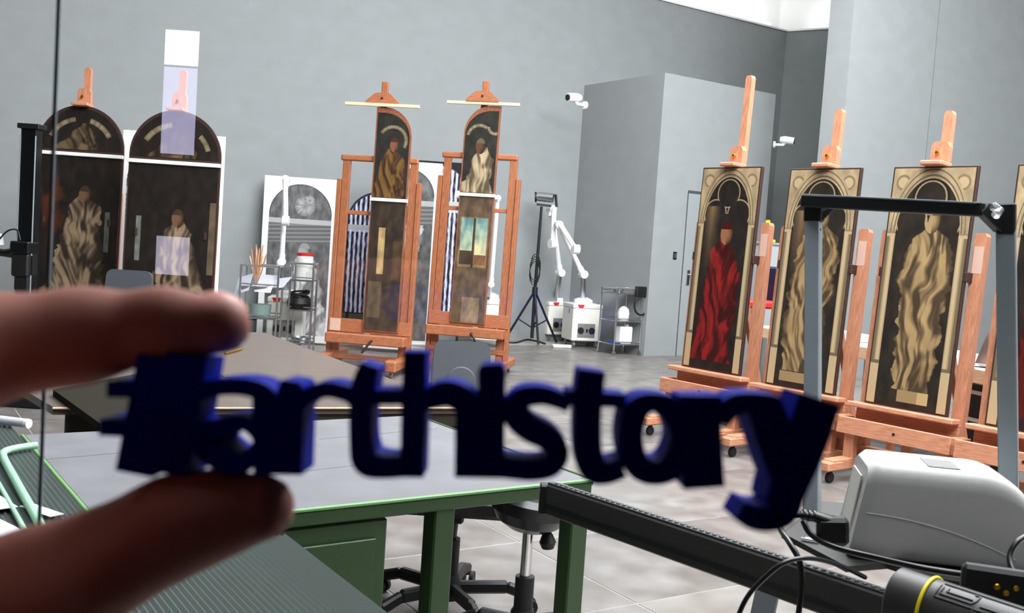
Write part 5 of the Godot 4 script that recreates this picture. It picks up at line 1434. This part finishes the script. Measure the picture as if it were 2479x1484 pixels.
func lettering() -> void:
	var t := thing("blue_lettering", "thick blue printed word #arthistory pinched between finger and thumb", "lettering", T(Vector3(-0.0088, 1.2911, -0.2673), 0.0, deg_to_rad(-3.593), deg_to_rad(3.83)))
	var glyphs := {
		"letter_hash": [[[323, 1148, 92], [378, 866, 92]], [[405, 1148, 100], [452, 862, 98]], [[258, 943, 38], [500, 948, 40]], [[240, 1035, 40], [490, 1046, 42]]],
		"letter_a": [[[470, 948, 40], [530, 938, 40], [592, 938, 42], [640, 955, 44], [668, 1000, 48]], "c", [[624, 1070, 26], [575, 1024, 34], [497, 1072, 72], [575, 1126, 52]], [[652, 960, 84], [655, 1050, 90], [660, 1150, 92]]],
		"letter_r": [[[705, 923, 40], [703, 945, 62], [702, 1050, 62], [700, 1150, 60]], [[722, 985, 30], [748, 957, 38], [795, 944, 38], [850, 958, 38]]],
		"letter_t": [[[895, 884, 46], [880, 930, 56], [873, 990, 54], [873, 1070, 54], [885, 1120, 62], [930, 1133, 52], [985, 1130, 50]], [[840, 962, 36], [1000, 962, 36]]],
		"letter_h": [[[1004, 851, 56], [1000, 1000, 58], [996, 1157, 56]], [[1010, 985, 30], [1050, 962, 56], [1092, 955, 62], [1132, 985, 66], [1134, 1050, 66], [1132, 1157, 64]]],
		"letter_i": [[[1190, 942, 66], [1190, 1050, 62], [1188, 1158, 64]], [[1189, 882, 46], [1190, 898, 66], [1190, 930, 66], [1190, 950, 60]]],
		"letter_s": [[[1378, 988, 26], [1352, 970, 40], [1310, 958, 46], [1262, 966, 52], [1246, 1000, 62], [1276, 1036, 62], [1325, 1062, 60], [1352, 1096, 52], [1335, 1130, 50], [1290, 1140, 50], [1240, 1136, 50], [1200, 1130, 54]]],
		"letter_t_second": [[[1434, 897, 66], [1428, 940, 68], [1424, 1000, 66], [1424, 1080, 66], [1436, 1134, 68], [1470, 1146, 54], [1510, 1134, 46]], [[1370, 962, 36], [1515, 972, 34]]],
		"letter_o": ["c", [[1652, 1062, 52], [1630, 1128, 60], [1584, 1147, 56], [1542, 1125, 62], [1527, 1060, 60], [1542, 995, 60], [1584, 975, 44], [1632, 998, 58]]],
		"letter_r_second": [[[1698, 958, 100], [1698, 1060, 100], [1706, 1182, 98]], [[1745, 1020, 44], [1775, 985, 52], [1820, 974, 44], [1880, 978, 40]]],
		"letter_y": [[[1850, 974, 84], [1882, 1070, 92], [1912, 1165, 84]], [[1986, 966, 104], [1950, 1075, 104], [1908, 1185, 92], [1893, 1236, 84], [1868, 1256, 62], [1828, 1256, 56], [1792, 1238, 48]]],
	}
	var k := 0
	for g in glyphs:
		var st := mb()
		var closed := false
		for s in glyphs[g]:
			if s is String:
				closed = true
				continue
			var pts := []
			for p in s:
				pts.append(Vector3(p[0], p[1], p[2]))
			ribbon(st, pts, -0.017 - 0.00004 * (k % 5), 0.00006 * (k % 5), closed, true)
			closed = false
			k += 1
		obj("letter", st, M.letter, t)

# ---------------------------------------------------------------- the hand
var bones := []

func field(p: Vector3) -> float:
	var d := 1.0
	for b in bones:
		var ab: Vector3 = b[1] - b[0]
		var t := clampf((p - b[0]).dot(ab) / ab.length_squared(), 0.0, 1.0)
		var e: float = p.distance_to(b[0] + ab * t) - lerpf(b[2], b[3], t)
		if e > d + 0.02:
			continue
		var h: float = maxf(b[4] - absf(d - e), 0.0) / b[4]
		d = minf(d, e) - h * h * b[4] * 0.25
	return d

func nets(st: SurfaceTool, cell: float) -> void:
	var lo := Vector3.ONE * 9.0
	var hi := -lo
	for b in bones:
		for i in 2:
			lo = lo.min(b[i] - Vector3.ONE * (b[2 + i] + cell * 2))
			hi = hi.max(b[i] + Vector3.ONE * (b[2 + i] + cell * 2))
	var n := Vector3i(((hi - lo) / cell).ceil()) + Vector3i.ONE
	var val := PackedFloat32Array()
	val.resize(n.x * n.y * n.z)
	val.fill(1.0)
	var B := 4
	for bx_ in range(0, n.x, B):
		for by in range(0, n.y, B):
			for bz in range(0, n.z, B):
				var mid := lo + Vector3(bx_ + B * 0.5, by + B * 0.5, bz + B * 0.5) * cell
				var f := field(mid)
				if absf(f) > cell * B * 1.3:
					if f < 0:
						for x in range(bx_, mini(bx_ + B, n.x)):
							for y in range(by, mini(by + B, n.y)):
								for z in range(bz, mini(bz + B, n.z)):
									val[(x * n.y + y) * n.z + z] = -1.0
					continue
				for x in range(bx_, mini(bx_ + B, n.x)):
					for y in range(by, mini(by + B, n.y)):
						for z in range(bz, mini(bz + B, n.z)):
							val[(x * n.y + y) * n.z + z] = field(lo + Vector3(x, y, z) * cell)
	var vert := {}
	var norm := {}
	var corner := []
	for i in 8:
		corner.append(Vector3i(i & 1, (i >> 1) & 1, (i >> 2) & 1))
	var edges := [[0, 1], [0, 2], [0, 4], [1, 3], [1, 5], [2, 3], [2, 6], [3, 7], [4, 5], [4, 6], [5, 7], [6, 7]]
	for x in n.x - 1:
		for y in n.y - 1:
			for z in n.z - 1:
				var v := []
				var neg := 0
				for c in corner:
					var q: float = val[((x + c.x) * n.y + y + c.y) * n.z + z + c.z]
					v.append(q)
					if q < 0:
						neg += 1
				if neg == 0 or neg == 8:
					continue
				var s := Vector3.ZERO
				var k := 0
				for e in edges:
					var a: float = v[e[0]]
					var b: float = v[e[1]]
					if (a < 0) != (b < 0):
						s += Vector3(corner[e[0]]).lerp(Vector3(corner[e[1]]), a / (a - b))
						k += 1
				var p := lo + (Vector3(x, y, z) + s / k) * cell
				var h := cell * 0.5
				vert[Vector3i(x, y, z)] = p
				norm[Vector3i(x, y, z)] = Vector3(field(p + Vector3(h, 0, 0)) - field(p - Vector3(h, 0, 0)), field(p + Vector3(0, h, 0)) - field(p - Vector3(0, h, 0)), field(p + Vector3(0, 0, h)) - field(p - Vector3(0, 0, h))).normalized()
	var axes := [Vector3i(1, 0, 0), Vector3i(0, 1, 0), Vector3i(0, 0, 1)]
	for key in vert:
		for a in 3:
			var u: Vector3i = axes[(a + 1) % 3]
			var w: Vector3i = axes[(a + 2) % 3]
			var q: Vector3i = key + axes[a]
			var i0: int = (key.x * n.y + key.y) * n.z + key.z
			var i1: int = (q.x * n.y + q.y) * n.z + q.z
			if (val[i0] < 0) == (val[i1] < 0):
				continue
			var c := [key, key - u, key - u - w, key - w]
			if not (vert.has(c[1]) and vert.has(c[2]) and vert.has(c[3])):
				continue
			quad(st, [vert[c[0]], vert[c[1]], vert[c[2]], vert[c[3]]], [norm[c[0]], norm[c[1]], norm[c[2]], norm[c[3]]])

func chain(pts: Array, radii: Array, k := 0.006) -> void:
	for i in pts.size() - 1:
		bones.append([pts[i], pts[i + 1], radii[i], radii[i + 1], k])

func hand() -> void:
	var wrist := Vector3(-0.1519, 1.2579, -0.1900)
	var t := thing("hand", "left hand reaching in from the left, index finger and thumb pinching the blue word", "hand", T(wrist))
	var L := func(p: Vector3) -> Vector3: return p - wrist
	# index finger, thumb, then the three curled fingers and the palm
	chain([L.call(Vector3(-0.0807, 1.3148, -0.2783)), L.call(Vector3(-0.0971, 1.3138, -0.2782)), L.call(Vector3(-0.1183, 1.3097, -0.2755)), L.call(Vector3(-0.1537, 1.3030, -0.2600))], [0.0080, 0.0096, 0.0124, 0.0168])
	chain([L.call(Vector3(-0.0652, 1.2661, -0.2707)), L.call(Vector3(-0.0778, 1.2633, -0.2705)), L.call(Vector3(-0.0883, 1.2598, -0.2683)), L.call(Vector3(-0.1211, 1.2408, -0.2581)), L.call(Vector3(-0.1560, 1.2282, -0.2433))], [0.0092, 0.0112, 0.0129, 0.0178, 0.022])
	chain([L.call(Vector3(-0.1514, 1.2911, -0.2352)), L.call(Vector3(-0.1275, 1.3033, -0.2199)), L.call(Vector3(-0.1480, 1.2853, -0.2429)), L.call(Vector3(-0.1615, 1.2805, -0.2496))], [0.016, 0.0098, 0.0088, 0.0078])
	chain([L.call(Vector3(-0.1405, 1.2832, -0.2147)), L.call(Vector3(-0.1161, 1.2943, -0.1973)), L.call(Vector3(-0.1362, 1.2788, -0.2224)), L.call(Vector3(-0.1481, 1.2763, -0.2293))], [0.0152, 0.0092, 0.0084, 0.0075])
	chain([L.call(Vector3(-0.1318, 1.2767, -0.1992)), L.call(Vector3(-0.1115, 1.2862, -0.1848)), L.call(Vector3(-0.1252, 1.2750, -0.2021)), L.call(Vector3(-0.1341, 1.2727, -0.2080))], [0.0135, 0.0082, 0.0075, 0.0068])
	for q in [[Vector3(-0.1537, 1.3030, -0.2600), 0.0168], [Vector3(-0.1514, 1.2911, -0.2352), 0.016], [Vector3(-0.1405, 1.2832, -0.2147), 0.0152], [Vector3(-0.1318, 1.2767, -0.1992), 0.0135], [Vector3(-0.1560, 1.2282, -0.2433), 0.022]]:
		bones.append([Vector3.ZERO, L.call(q[0]), 0.026, q[1], 0.012])
	var fore: Vector3 = L.call(Vector3(-0.1483, 1.2363, -0.1436))
	bones.append([Vector3.ZERO, fore, 0.026, 0.031, 0.012])
	var st := mb()
	nets(st, 0.0024)
	var body := obj("hand_body", st, M.skin, t)
	# nails on the far, upper side of the index tip and below the thumb tip
	for q in [[Vector3(-0.0811, 1.3222, -0.2827), Vector3(0.2, 0.9, -0.4), Vector3(-0.0748, 1.3199, -0.2826), 0.0052, 0.0075]]:
		var y: Vector3 = q[1].normalized()
		var z: Vector3 = (q[2] - q[0])
		z = (z - y * z.dot(y)).normalized()
		var b := Basis(y.cross(z) * q[3] / 0.01, y, z * q[4] / 0.01)
		obj("fingernail", lt([Vector2(0.0, 0.0012), Vector2(0.005, 0.0008), Vector2(0.0085, -0.0006), Vector2(0.0098, -0.0024)], Transform3D(b, L.call(q[0])), 18), M.nail, body)
	obj("sleeve", tb([fore * 0.75, fore, fore * 2.2], [0.036, 0.040, 0.052], 18), M.black, t)
